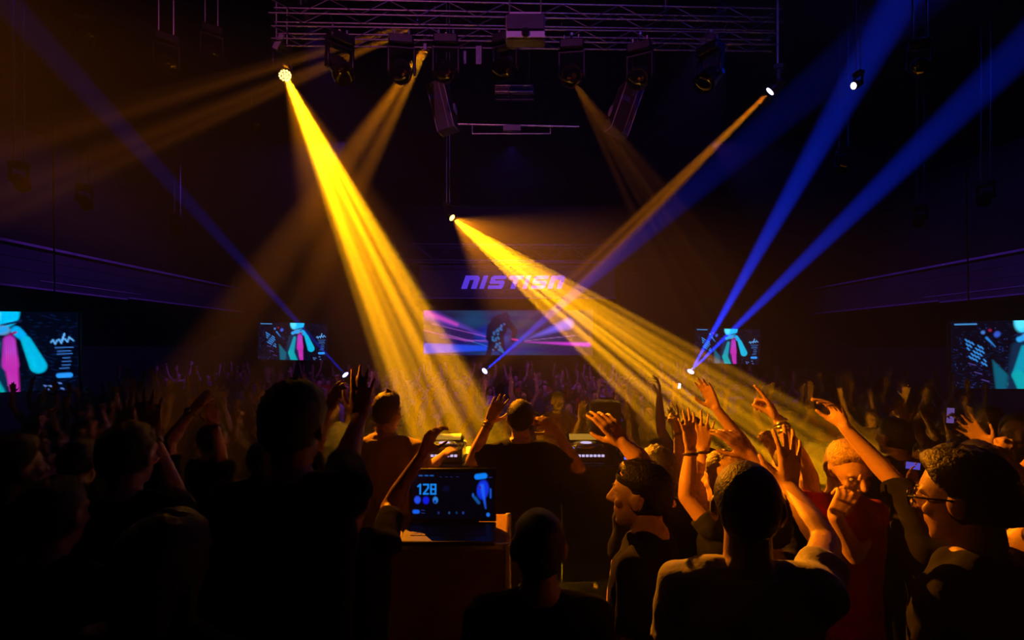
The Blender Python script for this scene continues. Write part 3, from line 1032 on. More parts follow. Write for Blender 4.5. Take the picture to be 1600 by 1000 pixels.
media_player('media player in the golden light beside the beige-shirted DJ, hand on its wheel', -.52)
media_player('media player hidden behind the beige-shirted DJ', -1.05)
media_player('media player under the black booth speaker, at the right of the booth', .57)
mx = thing('mixer', 'black DJ mixer with rows of knobs in front of the black-shirted DJ', 'mixer', (.06, 3.98, BZ))
MB().bbox((0, 0, .05), (.33, .38, .095), .008).build('body', M['black'], mx)
for c in range(4):
    x = -.105 + c * .07
    for k in range(5):
        MB().lathe((x, .14 - k * .045, .097), (x, .14 - k * .045, .117), [(0, .011), (.6, .010), (1, .008)], 10).build('knob', M['silver'], mx)
    MB().bbox((x, -.12, .098), (.006, .07, .003), .001).build('fader_slot', M['gloss'], mx)
    MB().bbox((x, -.12 + .01 * c, .106), (.018, .012, .016), .003).build('fader', M['silver'], mx)
for sx in (-1, 1):
    MB().bbox((sx * .12, 0, .003), (.03, .3, .006), .001).build('foot', M['black'], mx)
# small effects unit with blue keys
fx = thing('effects_unit', 'small effects unit with blue lit keys right of the booth speaker', 'effects unit', (.93, 3.93, BZ))
MB().bbox((0, 0, .035), (.22, .22, .058), .006).build('body', M['black'], fx)
for sx in (-1, 1):
    MB().bbox((sx * .09, 0, .003), (.02, .18, .006), .001).build('foot', M['black'], fx)
for a in range(4):
    for b in range(3):
        MB().bbox((-.075 + a * .05, -.06 + b * .05, .067), (.034, .034, .008), .003).build('pad', M['led_blue' if (a + b) % 2 else 'grille'], fx)
for a in range(5):
    MB().bbox((-.08 + a * .04, -.112, .035), (.026, .005, .018), .001).build('front_key', M['led_blue'], fx)
# the booth speaker
d = 4.33
sx0, sx1 = at(923, 0, d).x, at(971, 0, d).x
sz0, sz1 = BZ, at(0, 627, d).z
bs = thing('booth_speaker', 'upright black booth speaker standing on the booth in front of the pink lit arms', 'speaker', ((sx0 + sx1) / 2, d + .02, BZ))
w, h = sx1 - sx0, sz1 - sz0
Rsp = Rz(math.radians(-12))
MB().bbox((0, 0, h / 2 + .01), (w, .24, h - .02), .012, Rsp).build('cabinet', M['black'], bs)
MB().bbox(Rsp @ V(0, .125, h / 2), (w * .9, .02, h * .9), .006, Rsp).build('grille', M['grille'], bs)
MB().bbox(Rsp @ V(0, -.124, h * .55), (w * .5, .012, h * .4), .004, Rsp).build('rear_plate', M['gloss'], bs)
MB().bbox(Rsp @ V(-w * .42, -.121, h / 2), (.02, .008, h * .9), .002, Rsp).build('corner_trim', M['grey'], bs)
MB().tube([Rsp @ V(-.05, -.02, h - .01), Rsp @ V(-.05, -.02, h + .025), Rsp @ V(.05, -.02, h + .025), Rsp @ V(.05, -.02, h - .01)], .008).build('handle', M['gloss'], bs)
for s1 in (-1, 1):
    MB().cyl(Rsp @ V(s1 * w * .35, 0, 0), Rsp @ V(s1 * w * .35, 0, .012), .018, n=10).build('foot', M['black'], bs)
# gooseneck microphone
gm = thing('gooseneck_microphone', 'thin bent gooseneck microphone rising before the booth speaker', 'microphone', (.775, 3.79, BZ))
MB().lathe((0, 0, 0), (0, 0, .03), [(0, .04), (.6, .038), (1, .015)], 16).build('base', M['black'], gm)
MB().tube([(0, 0, .02), (-.008, 0, .07), (.0, 0, .12), (.012, 0, .15), (.018, -.005, .18)], .005).build('gooseneck', M['gloss'], gm)
MB().ell((.021, -.007, .195), (.011, .011, .02)).build('capsule', M['silver'], gm)
# cables on the booth
for lab, pts in (('black cable looped on the booth before the media player under the speaker', [(.40, 3.80, BZ + .006), (.46, 3.76, BZ + .006), (.52, 3.755, BZ + .006), (.6, 3.77, BZ + .006), (.68, 3.75, BZ + .006)]),
                 ('black cable running beside the gooseneck microphone', [(.70, 3.85, BZ + .006), (.79, 3.86, BZ + .006), (.80, 3.79, BZ + .006), (.86, 3.765, BZ + .006)])):
    c = MB().tube(pts, .006).build('cable', M['gloss'])
    tag(c, lab, 'cable')

# flight case and laptop behind the DJs
fc = thing('flight_case', 'tall dark flight case with brown plywood sides behind the beige-shirted DJ', 'case', (at(697, 0, 2.45).x, 2.52, 0))
CH = 1.14
MB().bbox((0, 0, CH / 2), (.60, .42, CH - .01), .012).build('body', M['wood'], fc)
for sx in (-1, 1):
    for sy in (-1, 1):
        MB().bbox((sx * .295, sy * .205, CH / 2), (.03, .03, CH - .004), .006).build('edge_profile', M['alu'], fc)
for z in (.02, CH * .55, CH - .015):
    MB().bbox((0, -.212, z), (.56, .012, .03), .003).build('band', M['alu'], fc)
for sx in (-1, 1):
    MB().bbox((sx * .15, -.216, CH * .55), (.07, .02, .09), .006).build('latch', M['silver'], fc)
lx, lz = at(698, 0, 2.3).x, CH
lt = thing('laptop', 'open laptop glowing blue with 128 on its screen, on the flight case', 'laptop', (lx, 2.38, lz))
LW = 150 * 2.3 / F
MB().bbox((0, .02, .011), (LW, .26, .020), .006).build('base', M['black'], lt)
mb = MB()
for r in range(4):
    for k in range(13):
        mb.box((-.16 + k * .0266, -.03 + r * .025, .0225), (.021, .019, .003))
tag(mb.build('keyboard', M['grille'], lt, smooth=False), kind='stuff')
Rl = Rx(math.radians(-3))
zc = .022 + LW * .3
MB().bbox((0, .155, zc), (LW, .010, LW * .60), .004, Rl).build('lid', M['black'], lt)
pl = link('display', picture_mesh('display', laptop_picture(), screen_mat('laptop_glow', .95)), lt, (0, .1475, zc))
pl.scale = (LW * .93, 1, LW * .93)
pl.rotation_euler = (math.radians(-3), 0, 0)
MB().cyl((-LW * .3, .15, .022), (LW * .3, .15, .022), .008, n=10).build('hinge', M['gloss'], lt)

# ------------------------------------------------------------------ people
JOBS = []      # (object, voxel, keep ratio, post function): fused into single skins at the end
CAMP = V(0, 0, CZ)


def fuse(name, mb, m, parent, voxel, keep, post=None, smooth=2):
    me = bpy.data.meshes.new(name)
    v = np.concatenate(mb.v) - np.asarray(parent.location)
    me.from_pydata(v.tolist(), [], mb.f)
    me.materials.append(m)
    o = link(name, me, parent)
    r = o.modifiers.new('fuse', 'REMESH')
    r.mode, r.voxel_size, r.use_smooth_shade = 'VOXEL', voxel, True
    if smooth:
        sm = o.modifiers.new('soften', 'SMOOTH')
        sm.factor, sm.iterations = .5, smooth
    if keep < 1:
        de = o.modifiers.new('thin', 'DECIMATE')
        de.ratio = keep
    JOBS.append((o, post))
    return o


def run_jobs():
    dg = bpy.context.evaluated_depsgraph_get()
    res = [bpy.data.meshes.new_from_object(o.evaluated_get(dg), depsgraph=dg) for o, p in JOBS]
    for (o, post), me in zip(JOBS, res):
        old = o.data
        o.modifiers.clear()
        nm = old.name
        o.data = me
        bpy.data.meshes.remove(old)
        me.name = nm
        if post is not None:
            n = len(me.vertices)
            co = np.empty(n * 3)
            me.vertices.foreach_get('co', co)
            no = np.empty(n * 3)
            me.vertices.foreach_get('normal', no)
            co = post(co.reshape(n, 3), no.reshape(n, 3))
            me.vertices.foreach_set('co', co.ravel())
            me.update()
        me.shade_smooth()
    JOBS.clear()


def on_ray(P, px, py, L, sign, tagname=''):
    u = nrm(V((px - CX) / F, 1, (CY - py) / F))
    oc = CAMP - P
    b, c = u @ oc, oc @ oc - L * L
    disc = b * b - c
    t = -b if disc < 0 else -b + sign * math.sqrt(disc)
    q = CAMP + u * t
    got = np.linalg.norm(q - P)
    if got > L * 1.25:
        print('STRETCH', tagname, 'want %.2f got %.2f' % (L, got))
        q = P + nrm(q - P) * L * 1.25
    return q


HANDS = {  # (mcp, pip, dip) for index..little, spread, thumb out, thumb fold
    'open': ([(6, 8, 6), (4, 8, 6), (4, 9, 6), (6, 10, 6)], 9, 1.1, .1),
    'spread': ([(2, 6, 5), (0, 6, 5), (2, 7, 5), (5, 8, 6)], 15, 1.4, .1),
    'relaxed': ([(14, 24, 14), (20, 28, 16), (24, 32, 18), (26, 34, 20)], 6, .9, .3),
    'claw': ([(18, 38, 26), (22, 42, 28), (26, 44, 28), (28, 44, 28)], 9, 1.1, .5),
    'point': ([(4, 8, 5), (58, 78, 40), (70, 80, 45), (74, 82, 45)], 5, .5, .8),
    'fist': ([(78, 85, 50), (80, 88, 50), (82, 88, 50), (84, 86, 50)], 3, .35, 1.2),
    'droop': ([(30, 20, 12), (42, 24, 14), (46, 26, 16), (48, 28, 18)], 7, .8, .4),
    'pinch': ([(34, 22, 12), (10, 14, 8), (50, 62, 30), (60, 66, 34)], 6, .7, .8),
    'grip': ([(40, 60, 40), (42, 62, 40), (44, 62, 40), (46, 60, 40)], 5, .9, .9),
}


def rot(v, axis, ang):
    c, s_ = math.cos(ang), math.sin(ang)
    return v * c + np.cross(axis, v) * s_ + axis * (axis @ v) * (1 - c)


def hand(mb, W, A, N, right, pose, s, fat=1.0, seg=8):
    a = nrm(A)
    n = nrm(N - (N @ a) * a)
    th = np.cross(a, n) if right else np.cross(n, a)
    curls, spr, tout, tfold = HANDS[pose]
    offs = (.031, .0105, -.011, -.031)
    kl = (.094, .098, .092, .083)
    kn = []
    for i in range(4):
        k = W + (a * kl[i] + th * offs[i]) * s
        mb.cone(W + (a * .006 + th * offs[i] * .62) * s, k, .0135 * s * fat, .0118 * s * fat, seg)
        kn.append(k)
    mb.ell(W + (a * .045 + th * .0) * s, (.036 * s, .014 * s, .05 * s), np.stack([th, n, a], 1), 12, 7)
    mb.ell(W + (a * .035 + th * .024 + n * .008) * s, (.018 * s, .015 * s, .032 * s), np.stack([th, n, a], 1), 10, 6)
    LN = ((.043, .026, .021), (.048, .030, .022), (.044, .028, .022), (.034, .021, .019))
    for i in range(4):
        d = rot(a, n, math.radians(spr * (1, .25, -.35, -1)[i]) * (1 if np.cross(n, a) @ th > 0 else -1))
        ax = nrm(np.cross(d, n))
        p = kn[i]
        ang = 0
        r = (.0100, .0102, .0098, .0088)[i]
        for j in range(3):
            ang += math.radians(curls[i][j])
            q = p + rot(d, ax, ang) * LN[i][j] * s
            mb.cone(p, q, r * s * fat, r * .90 * s * fat, seg)
            p, r = q, r * .90
    t = [W + (a * .018 + th * .020 + n * .006) * s]
    for L, fa, fo, fn in ((.044, .75, .75 * tout, .35), (.034, .95, .55 * tout, .25 + tfold * .6), (.027, 1.0, .25 * tout, .2 + tfold * .8)):
        dd = nrm(a * fa + th * fo * (1 if tfold < .7 or fo > .5 else .2) + n * fn)
        t.append(t[-1] + dd * L * s)
    for j, r in enumerate((.0145, .0118, .0102)):
        mb.cone(t[j], t[j + 1], r * s * fat, r * .88 * s * fat, seg)
    return a, n, th


def head_frame(R, yaw, pitch, roll):
    return R @ Rz(math.radians(yaw)) @ Rx(math.radians(pitch)) @ Ry(math.radians(roll))


def add_head(mb, C, Rh, s, seg=1.0):
    T = lambda *a: C + Rh @ (V(*a) * s)
    E = lambda c, r: mb.ell(T(*c), [q * s for q in r], Rh, 20, 12)
    E((0, -.012, .035), (.074, .094, .082))
    E((0, .012, .02), (.070, .078, .075))
    E((0, .022, -.045), (.055, .062, .068))
    E((0, .040, -.075), (.040, .044, .036))
    E((0, .068, -.096), (.020, .018, .016))
    mb.cone(T(0, .086, .018), T(0, .108, -.020), .0085 * s, .0135 * s, 8)
    for q in (-1, 1):
        E((q * .013, .094, -.024), (.009, .010, .008))
        mb.cone(T(q * .014, .084, .026), T(q * .044, .073, .024), .010 * s, .009 * s, 8)
        E((q * .040, .064, -.022), (.018, .016, .018))
        E((q * .074, -.008, -.004), (.010, .022, .033))
        E((q * .080, -.016, .004), (.007, .017, .026))
    for z in (-.050, -.060):
        mb.cone(T(-.017, .081, z), T(.017, .081, z), .0058 * s, .0058 * s, 8)
        mb.cone(T(-.006, .086, z), T(.006, .086, z), .0058 * s, .0058 * s, 8)


def hair_mesh(C, Rh, s, style, seed=0):
    """a shell over the skull; where no hair grows it sinks inside the head"""
    nu, nv = 44, 30
    rng = np.random.default_rng(seed)
    ph0 = rng.uniform(0, 6, 6)
    th = np.linspace(0, 2 * math.pi, nu, endpoint=False)
    mb = MB()
    RR = []
    for k in range(nv + 1):
        ph = math.radians(-88 + 176 * k / nv)
        d = np.stack([np.cos(th) * math.cos(ph), np.sin(th) * math.cos(ph), np.full(nu, math.sin(ph))], 1)
        front = np.clip(d[:, 1], -1, 1)
        # hairline height by bearing: high over the brow, low at the nape
        az = np.arctan2(d[:, 0], d[:, 1])
        aa = np.abs(az)
        line = np.interp(aa, [0, .5, .85, 1.15, 1.45, 1.75, 2.2, math.pi], [.56, .56, .48, .10, -.22, -.28, -.72, -.84])
        lift = np.interp(aa, [0, .8, 1.5, 2.2, math.pi], [.014, .011, .008, .009, .010])
        if style == 'fade':
            lift = np.interp(aa, [0, .8, 1.3, 2.2, math.pi], [.020, .014, .002, .002, .004]) + .022 * np.clip(d[:, 2] - .45, 0, 1)
        elif style == 'buzz':
            lift = lift * .35
        elif style == 'long':
            lift = lift * 1.5 + .004
            line = np.interp(aa, [0, .5, .9, 1.2, 1.5, math.pi], [.52, .50, .25, -.7, -1.2, -1.4])
        elif style == 'full':
            lift = lift * 1.5 + .014 * np.clip(d[:, 2] - .2, 0, 1)
        elif style == 'cap':
            line = np.full(nu, .22)
            lift = np.full(nu, .014)
        elif style == 'quiff':
            lift = lift * np.clip(.25 + 1.1 * d[:, 2], .25, 1) + .026 * np.clip(d[:, 2] - .35, 0, 1) * (1 + .8 * front)
        w = np.clip((d[:, 2] - line) / .16, 0, 1) ** .7
        n_ = (np.sin(d[:, 0] * 21 + ph0[0]) * np.sin(d[:, 1] * 19 + ph0[1] + d[:, 2] * 9) + np.sin(d[:, 2] * 27 + ph0[2] + d[:, 0] * 14)) * .5
        rough = {'cap': 0, 'buzz': .001, 'fade': .004, 'quiff': .0025}.get(style, .005)
        hz = math.cos(ph) ** (.45 if ph < 0 else 1.0) / max(math.cos(ph), 1e-3)
        base = np.stack([d[:, 0] * hz * .0745, d[:, 1] * hz * .0945 - .012, np.where(d[:, 2] > 0, d[:, 2] * .082, d[:, 2] * .118) + .035], 1)
        # lean the base towards the face block in front
        base[:, 1] += .008 * np.clip(front, 0, 1)
        out = base + d * ((lift + rough * n_) * w - .012 * (1 - w))[:, None]
        RR.append(C + (out * s) @ Rh.T)
    return mb.rings(RR)


def loft(mb, base, R, rings, s, n=18):
    th = np.linspace(0, 2 * math.pi, n, endpoint=False)
    out = []
    for x, y, z, rx, ry in rings:
        q = np.stack([x + np.sign(np.cos(th)) * np.abs(np.cos(th)) ** .85 * rx, y + np.sign(np.sin(th)) * np.abs(np.sin(th)) ** .85 * ry, np.full(n, z)], 1) * s
        out.append(base + q @ R.T)
    return mb.rings(out)


def fold_post(seed, amp):
    def f(co, no):
        d = np.sin(co[:, 0] * 31 + seed + 2.2 * np.sin(co[:, 2] * 13 + seed)) * np.sin(co[:, 2] * 23 + co[:, 1] * 17 + seed * 2) + .5 * np.sin(co[:, 2] * 57 + co[:, 0] * 41 + 2 * np.sin(co[:, 1] * 30))
        return co + no * (d * amp)[:, None]
    return f


def person(label, px, top, d, face, fz=0.0, H=None, arms={}, shirt='cl_black', sleeve=.62, hair='hair_dark', style='short', skin='skin', yaw=0, pitch=0, roll=0,
           lean=(0, 0), voxel=.0075, keep=.30, width=1.0, eyes=False, extras=(), group=None, trousers='denim', beard=False, root_at=None, seed=0, bulk=1.0, stuff=None, neck=True):
    """px, top: where the crown of the head is; d: distance; face: 0 away from the camera, 90 to the picture's left, 180 to the camera"""
    if root_at is None:
        top_pt = np.asarray(at(px, top, d))
        H = top_pt[2] - fz if H is None else H
        fz = top_pt[2] - H
        x0, y0 = top_pt[0] - lean[0], top_pt[1] - lean[1]
    else:
        x0, y0, fz = root_at
    s = H / 1.75
    R = Rz(math.radians(face))
    base = V(x0, y0, fz)
    root = thing('person', label, 'person', Vector(base), group=group)
    lean3 = V(lean[0], lean[1], 0)

    def J(x, y, z):
        return base + R @ (V(x, y, z) * s) + lean3 * np.clip((z - .9) / .75, 0, 1.1)
    Rh = head_frame(R, yaw, pitch, roll)
    hs = s * (.5 + .5 / s) if s < 1 else s   # heads vary less than heights
    C = base + lean3 + V(0, 0, H - .117 * hs) + R @ V(0, .02 * s, 0)
    body, cloth, legs = MB(), MB(), MB()
    add_head(body, C, Rh, hs)
    nb = J(0, -.018, 1.475)
    body.cone(C + Rh @ (V(0, -.022, -.05) * hs), nb, .054 * s, .060 * s, 12)
    torso = [(0, 0, .80, .150, .11), (0, 0, .90, .165, .12), (0, 0, 1.02, .152, .105), (0, 0, 1.12, .150, .102), (0, .0, 1.24, .165, .115), (0, .0, 1.34, .172, .115), (0, -.008, 1.42, .160, .098), (0, -.012, 1.465, .118, .080), (0, -.018, 1.50, .074, .066), (0, -.02, 1.525, .060, .058)]

    def tor(mb, g, z0=-1, z1=9):
        rr = []
        for x, y, z, rx, ry in torso:
            if z0 <= z <= z1:
                p = (x, y, z, rx * width * bulk + g, ry * bulk + g)
                rr.append(p)
        th = np.linspace(0, 2 * math.pi, 20, endpoint=False)
        out = []
        for x, y, z, rx, ry in rr:
            c_ = J(x, y, z)
            q = np.stack([np.cos(th) * rx, np.sign(np.sin(th)) * np.abs(np.sin(th)) ** .85 * ry, np.zeros(20)], 1) * s
            out.append(c_ + q @ R.T)
        mb.rings(out)
    tor(body, 0)
    tor(cloth, .012, z0=.85, z1=1.50)
    joints = {}
    for side, sg in (('L', -1), ('R', 1)):
        sh = J(sg * .172 * width, -.005, 1.425)
        spec = arms.get(side)
        if spec is None:
            el = J(sg * .225 * width, -.02, 1.12)
            wr = J(sg * .215 * width, .10, .88)
            A, N, pose = wr - el + R @ V(0, .02, -.02), R @ V(-sg * 1.0, .1, 0), 'relaxed'
            wrist_r = True
        elif spec[0] == 'px':
            _, e, w, t, sgn, N, pose = spec
            if e[1] < CY + (CZ - sh[2]) * F / max(sh[1], .3):
                sh = J(sg * .160 * width, 0, 1.455)
            el = on_ray(sh, e[0], e[1], .295 * s, sgn[0], label[:30] + ' upper ' + side)
            wr = on_ray(el, w[0], w[1], .262 * s, sgn[1], label[:30] + ' fore ' + side)
            tp = on_ray(wr, t[0], t[1], .185 * s, sgn[2], label[:30] + ' hand ' + side)
            A, N = tp - wr, np.asarray(N, float)
        else:   # directions in the body frame: upper arm, forearm, hand, palm normal
            _, u, f_, h_, N, pose = spec
            if u[2] > 0:
                sh = J(sg * .158 * width, 0, 1.455)
            el = sh + R @ nrm(u) * .295 * s
            wr = el + R @ nrm(f_) * .262 * s
            A, N = R @ nrm(h_), R @ nrm(N)
        body.cone(sh, el, .050 * s * bulk, .040 * s, 12)
        body.ell(sh, (.055 * s * bulk, .055 * s * bulk, .056 * s), R, 14, 9)
        body.cone(J(sg * .045, -.02, 1.47), sh, .050 * s, .050 * s, 12)
        fa = nrm(wr - el)
        mid = el + (wr - el) * .28
        body.cone(el, mid, .039 * s, .0425 * s * (.6 + .4 * bulk), 12)
        body.cone(mid, wr, .0425 * s * (.6 + .4 * bulk), .0265 * s, 12)
        a, n, th = hand(body, wr, np.asarray(A, float), np.asarray(N, float), side == 'R', pose, s * 1.02)
        joints[side] = (sh, el, wr, a, n, th, fa)
        if sleeve > 0:
            q = sh + (el - sh) * min(sleeve, 1)
            cloth.ell(sh, (.066 * s * bulk, .066 * s * bulk, .067 * s), R, 14, 9)
            cloth.cone(J(sg * .05, -.02, 1.465), sh, .060 * s, .061 * s, 14)
            cloth.lathe(sh, q, [(-.02, .060 * s * bulk), (.5, .060 * s * bulk), (.93, .064 * s), (1, .061 * s)], 16)
            if sleeve > 1:
                q2 = el + (wr - el) * (sleeve - 1)
                cloth.cone(sh, el, .062 * s, .054 * s, 14)
                cloth.lathe(el, q2, [(-.05, .05 * s), (.5, .054 * s), (.95, .042 * s), (1, .038 * s)], 14)
    for sg in (-1, 1):
        hp, kn, an_ = J(sg * .088, 0, .86), J(sg * .10, .03, .48), J(sg * .105, -.02, .09)
        body.cone(hp, kn, .085 * s, .055 * s, 12)
        body.cone(kn, an_, .054 * s, .036 * s, 12)
        legs.lathe(hp + V(0, 0, .04), kn, [(0, .098 * s), (.4, .098 * s), (1, .070 * s)], 14)
        legs.lathe(kn, an_ + V(0, 0, .02), [(-.03, .070 * s), (.3, .070 * s), (1, .058 * s)], 14)
        body.cone(an_ + V(0, 0, -.03), base + R @ (V(sg * .115, .11, .045) * s), .04 * s, .036 * s, 10)
        fo = MB()
        fo.cone(J(sg * .105, -.045, .05), J(sg * .115, .10, .045), .046 * s, .042 * s, 12)
        fo.cone(J(sg * .105, -.02, .06), J(sg * .105, -.025, .12), .048 * s, .05 * s, 12)
        v = np.concatenate(fo.v)
        v[:, 2] = np.maximum(v[:, 2], fz)
        fo.v = [v]
        fo.build('shoe', M['leather'], root, world=True)
    legs.ell(J(0, 0, .90), (.176 * s * width, .132 * s, .12 * s), R, 18, 10)
    eyec = [C - base + Rh @ (V(q * .031, .080, .006) * hs) for q in (-1, 1)]

    def sockets(co, no):
        ax = Rh @ V(0, 1, 0)
        for c_ in eyec:
            w = np.exp(-((co - c_) ** 2).sum(1) / (2 * (.0125 * hs) ** 2))
            co = co - ax * (w * .013 * hs)[:, None]
        # no skin below the floor
        co[:, 2] = np.maximum(co[:, 2], .002)
        return co
    fuse('body', body, M[skin], root, voxel, keep, sockets)
    fuse('trousers', legs, M[trousers], root, max(.018, voxel), .5, fold_post(seed, .003), 1)
    fuse('tank_top' if sleeve <= 0 else ('long_sleeved_top' if sleeve > 1 else 'tshirt'), cloth, M[shirt], root, max(.0095, voxel), .45, fold_post(seed + 1, .0058), 1)
    if style != 'bald':
        hb = hair_mesh(C, Rh, hs, style, seed)
        if style == 'long':
            hb.cone(C + Rh @ (V(0, -.055, .02) * hs), C + Rh @ (V(0, -.075, -.14) * hs) - V(0, 0, .06), .078 * hs, .05 * hs, 14)
            for q in (-1, 1):
                hb.cone(C + Rh @ (V(q * .066, -.02, .03) * hs), C + Rh @ (V(q * .072, -.03, -.14) * hs), .026 * hs, .02 * hs, 10)
        nm = 'cap' if style == 'cap' else 'hair'
        hb.build(nm, M['cl_black' if style == 'cap' else hair], root, world=True, angle=0)
        if style == 'cap':
            pk = MB()
            pts = [(x_, .075 + .065 * math.sqrt(max(0, 1 - (x_ / .074) ** 2))) for x_ in np.linspace(-.074, .074, 13)]
            up = [C + Rh @ (V(a_, b_, .062 - .3 * (a_ ** 2)) * hs) for a_, b_ in pts] + [C + Rh @ (V(.06, .05, .066) * hs), C + Rh @ (V(-.06, .05, .066) * hs)]
            R2 = [np.array(up), np.array(up) + Rh @ V(0, 0, .006)]
            pk.rings(R2).build('cap_peak', M['cl_black'], root, world=True)
    if eyes:
        for c_ in eyec:
            q = base + c_ - Rh @ (V(0, .0155, 0) * hs)
            MB().ell(q, (.0118 * hs, .0118 * hs, .0118 * hs), Rh, 14, 9).build('eye', M['eye'], root, world=True)
            q = q + Rh @ (V(0, .0088, -.0008) * hs)
            MB().ell(q, (.0056 * hs, .0036 * hs, .0056 * hs), Rh, 12, 8).build('iris', M['gloss'], root, world=True)
        for q in (-1, 1):
            MB().tube([C + Rh @ (V(q * (.016 + .009 * k), .0905 - .0045 * k - .0012 * k * k, .033 + .0018 * k * (3 - k) * .6) * hs) for k in range(4)], .0034 * hs, 6).build('eyebrow', M[hair], root, world=True)
    if beard:
        bm = MB()
        bm.ell(C + Rh @ (V(0, .050, -.088) * hs), (.046 * hs, .046 * hs, .032 * hs), Rh, 16, 10)
        for q in (-1, 1):
            bm.cone(C + Rh @ (V(q * .062, .008, -.03) * hs), C + Rh @ (V(q * .046, .045, -.085) * hs), .015 * hs, .020 * hs, 10)
        bm.cone(C + Rh @ (V(-.018, .091, -.040) * hs), C + Rh @ (V(.018, .091, -.040) * hs), .006 * hs, .006 * hs, 8)
        bm.build('beard', M[hair], root, world=True)
    for ex in extras:
        kind, side = ex[0], ex[1] if len(ex) > 1 else None
        if kind in ('bracelet', 'watch'):
            sh, el, wr, a, n, th, fa = joints[side]
            for k in range(ex[2] if len(ex) > 2 else 1):
                c_ = wr - fa * (.012 + .016 * k)
                MB().torus(c_, fa + .15 * n * (-1) ** k, .031 * s, (.004, .006) if kind == 'bracelet' else (.004, .011), 20, 6).build(kind + '_band', M[ex[3] if len(ex) > 3 else 'leather'], root, world=True)
            if kind == 'watch':
                c_ = wr - fa * .012 - n * .034 * s
                MB().lathe(c_, c_ - n * .010, [(0, .019), (.7, .019), (1, .016)], 18).build('watch_face', M['edge'], root, world=True)
        elif kind == 'glasses':
            G = lambda *q: C + Rh @ (V(*q) * hs)
            fr = MB()
            for q in (-1, 1):
                fr.torus(G(q * .033, .104, .004), Rh @ V(q * .12, 1, 0), .0225 * hs, (.0026, .0026), 20, 6)
                fr.tube([G(q * .055, .100, .010), G(q * .078, .06, .012), G(q * .083, -.005, .012), G(q * .081, -.035, -.006)], .003, 6)
            fr.tube([G(-.011, .106, .008), G(0, .110, .012), G(.011, .106, .008)], .0026, 6)
            fr.build('spectacles', M['gloss'], root, world=True)
        elif kind == 'headband':
            fr = MB()
            fr.torus(C + Rh @ (V(0, -.012, .055) * hs), Rh @ V(0, -.15, 1), .090 * hs, (.004, .012), 28, 6)
            fr.build('headband', M['cl_navy'], root, world=True)
    root['_j'] = 0
    del root['_j']
    return root, joints, C


NZ = (0, 0, 0)
# --- the two DJs
person('DJ with short fair hair and beige T-shirt, back turned, one hand on the media player', 603, 616, 3.0, -8, arms=dict(
    R=('px', (664, 738), (692, 712), (716, 694), (1, 1, 1), (0, .2, -1), 'relaxed'), L=('dir', (-.3, .5, -1), (.3, 1, -.15), (.2, 1, -.1), (0, 0, -1), 'relaxed')),
    shirt='cl_beige', hair='hair_brown', style='fade', width=1.06, yaw=-10, voxel=.0068, seed=1)
person('DJ in black T-shirt with both hands raised beside the head, back turned', 813, 627, 3.1, 0, arms=dict(
    L=('px', (737, 720), (764, 660), (781, 625), (0, 0, 0), (.2, 1, 0), 'open'), R=('px', (905, 732), (868, 672), (843, 655), (0, 1, 0), (-.3, .9, -.5), 'claw')),
    shirt='cl_black', hair='hair_dark', style='short', width=1.12, voxel=.0068, extras=(('bracelet', 'L', 2),), seed=2, sleeve=.75)

# --- right of the booth: lit hands and arms
person('man in pale T-shirt with one arm raised, nearest dark head with a red lit ear', 1168, 725, 1.25, -20, arms=dict(
    R=('px', (1290, 848), (1233, 762), (1234, 690), (1, 1, 0), (-.2, 1, 0), 'spread')), shirt='cl_white', style='buzz', width=.90, voxel=.0062, seed=3, sleeve=.45)
person('dark-haired man in black with spectacles, seen from behind his ear, nearest the camera', 1520, 714, 1.32, 34, skin='skin_tan', arms=dict(), shirt='cl_black', style='full', extras=(('glasses',),), voxel=.006, seed=4, pitch=-8, eyes=True)
person('person in a black tank top with a bare lit elbow at the right picture edge', 1790, 690, 1.35, -10, arms=dict(L=('px', (1592, 850), (1668, 800), (1740, 770), (0, 0, 0), (0, 1, 0), 'relaxed')), shirt='cl_black', sleeve=0, width=1.1, seed=5)
person('blond man in red T-shirt, one hand pinching before his face, other arm up with bracelets', 1318, 693, 2.15, 190, arms=dict(
    R=('px', (1263, 742), (1217, 656), (1190, 609), (0, 0, 0), (-.7, .4, -.4), 'point'), L=('px', (1335, 868), (1304, 806), (1350, 736), (-1, -1, 0), (.3, .9, .1), 'pinch')),
    shirt='cl_red', hair='hair_blond', style='quiff', pitch=-18, yaw=-4, eyes=True, voxel=.0055, keep=.4, extras=(('bracelet', 'R', 3, 'silver'),), seed=6, sleeve=.55)
person('person in black with a lit bare forearm raised over the blond man, hand drooping', 1500, 742, 1.78, 0, arms=dict(
    L=('px', (1402, 757), (1320, 668), (1300, 624), (1, 0, 0), (-.8, -.1, -.3), 'droop'), R=('dir', (.4, .6, -.6), (-.3, .8, .6), (-.1, .5, .9), (0, -1, .3), 'grip')), shirt='cl_black', style='short', sleeve=1.0, seed=7, voxel=.0065)
person('dark-haired person reaching up with the highest lit open hand, behind the spread dark hand', 1237, 702, 2.6, 12, H=1.62, arms=dict(
    L=('px', (1172, 708), (1119, 638), (1092, 582), (1, 0, 0), (-.7, -.5, -.2), 'open'), R=('px', (1240, 764), (1206, 700), (1186, 662), (1, 0, 0), (-.6, -.5, 0), 'fist')), style='short', seed=8, voxel=.0065)
person('person hidden behind the nearest dark head, raised dark hand with straight fingers', 1194, 766, 1.66, 5, arms=dict(
    R=('px', (1236, 776), (1173, 712), (1109, 648), (1, 0, 0), (-.3, .9, -.2), 'relaxed')), style='short', seed=9, voxel=.0065, skin='skin_tan')
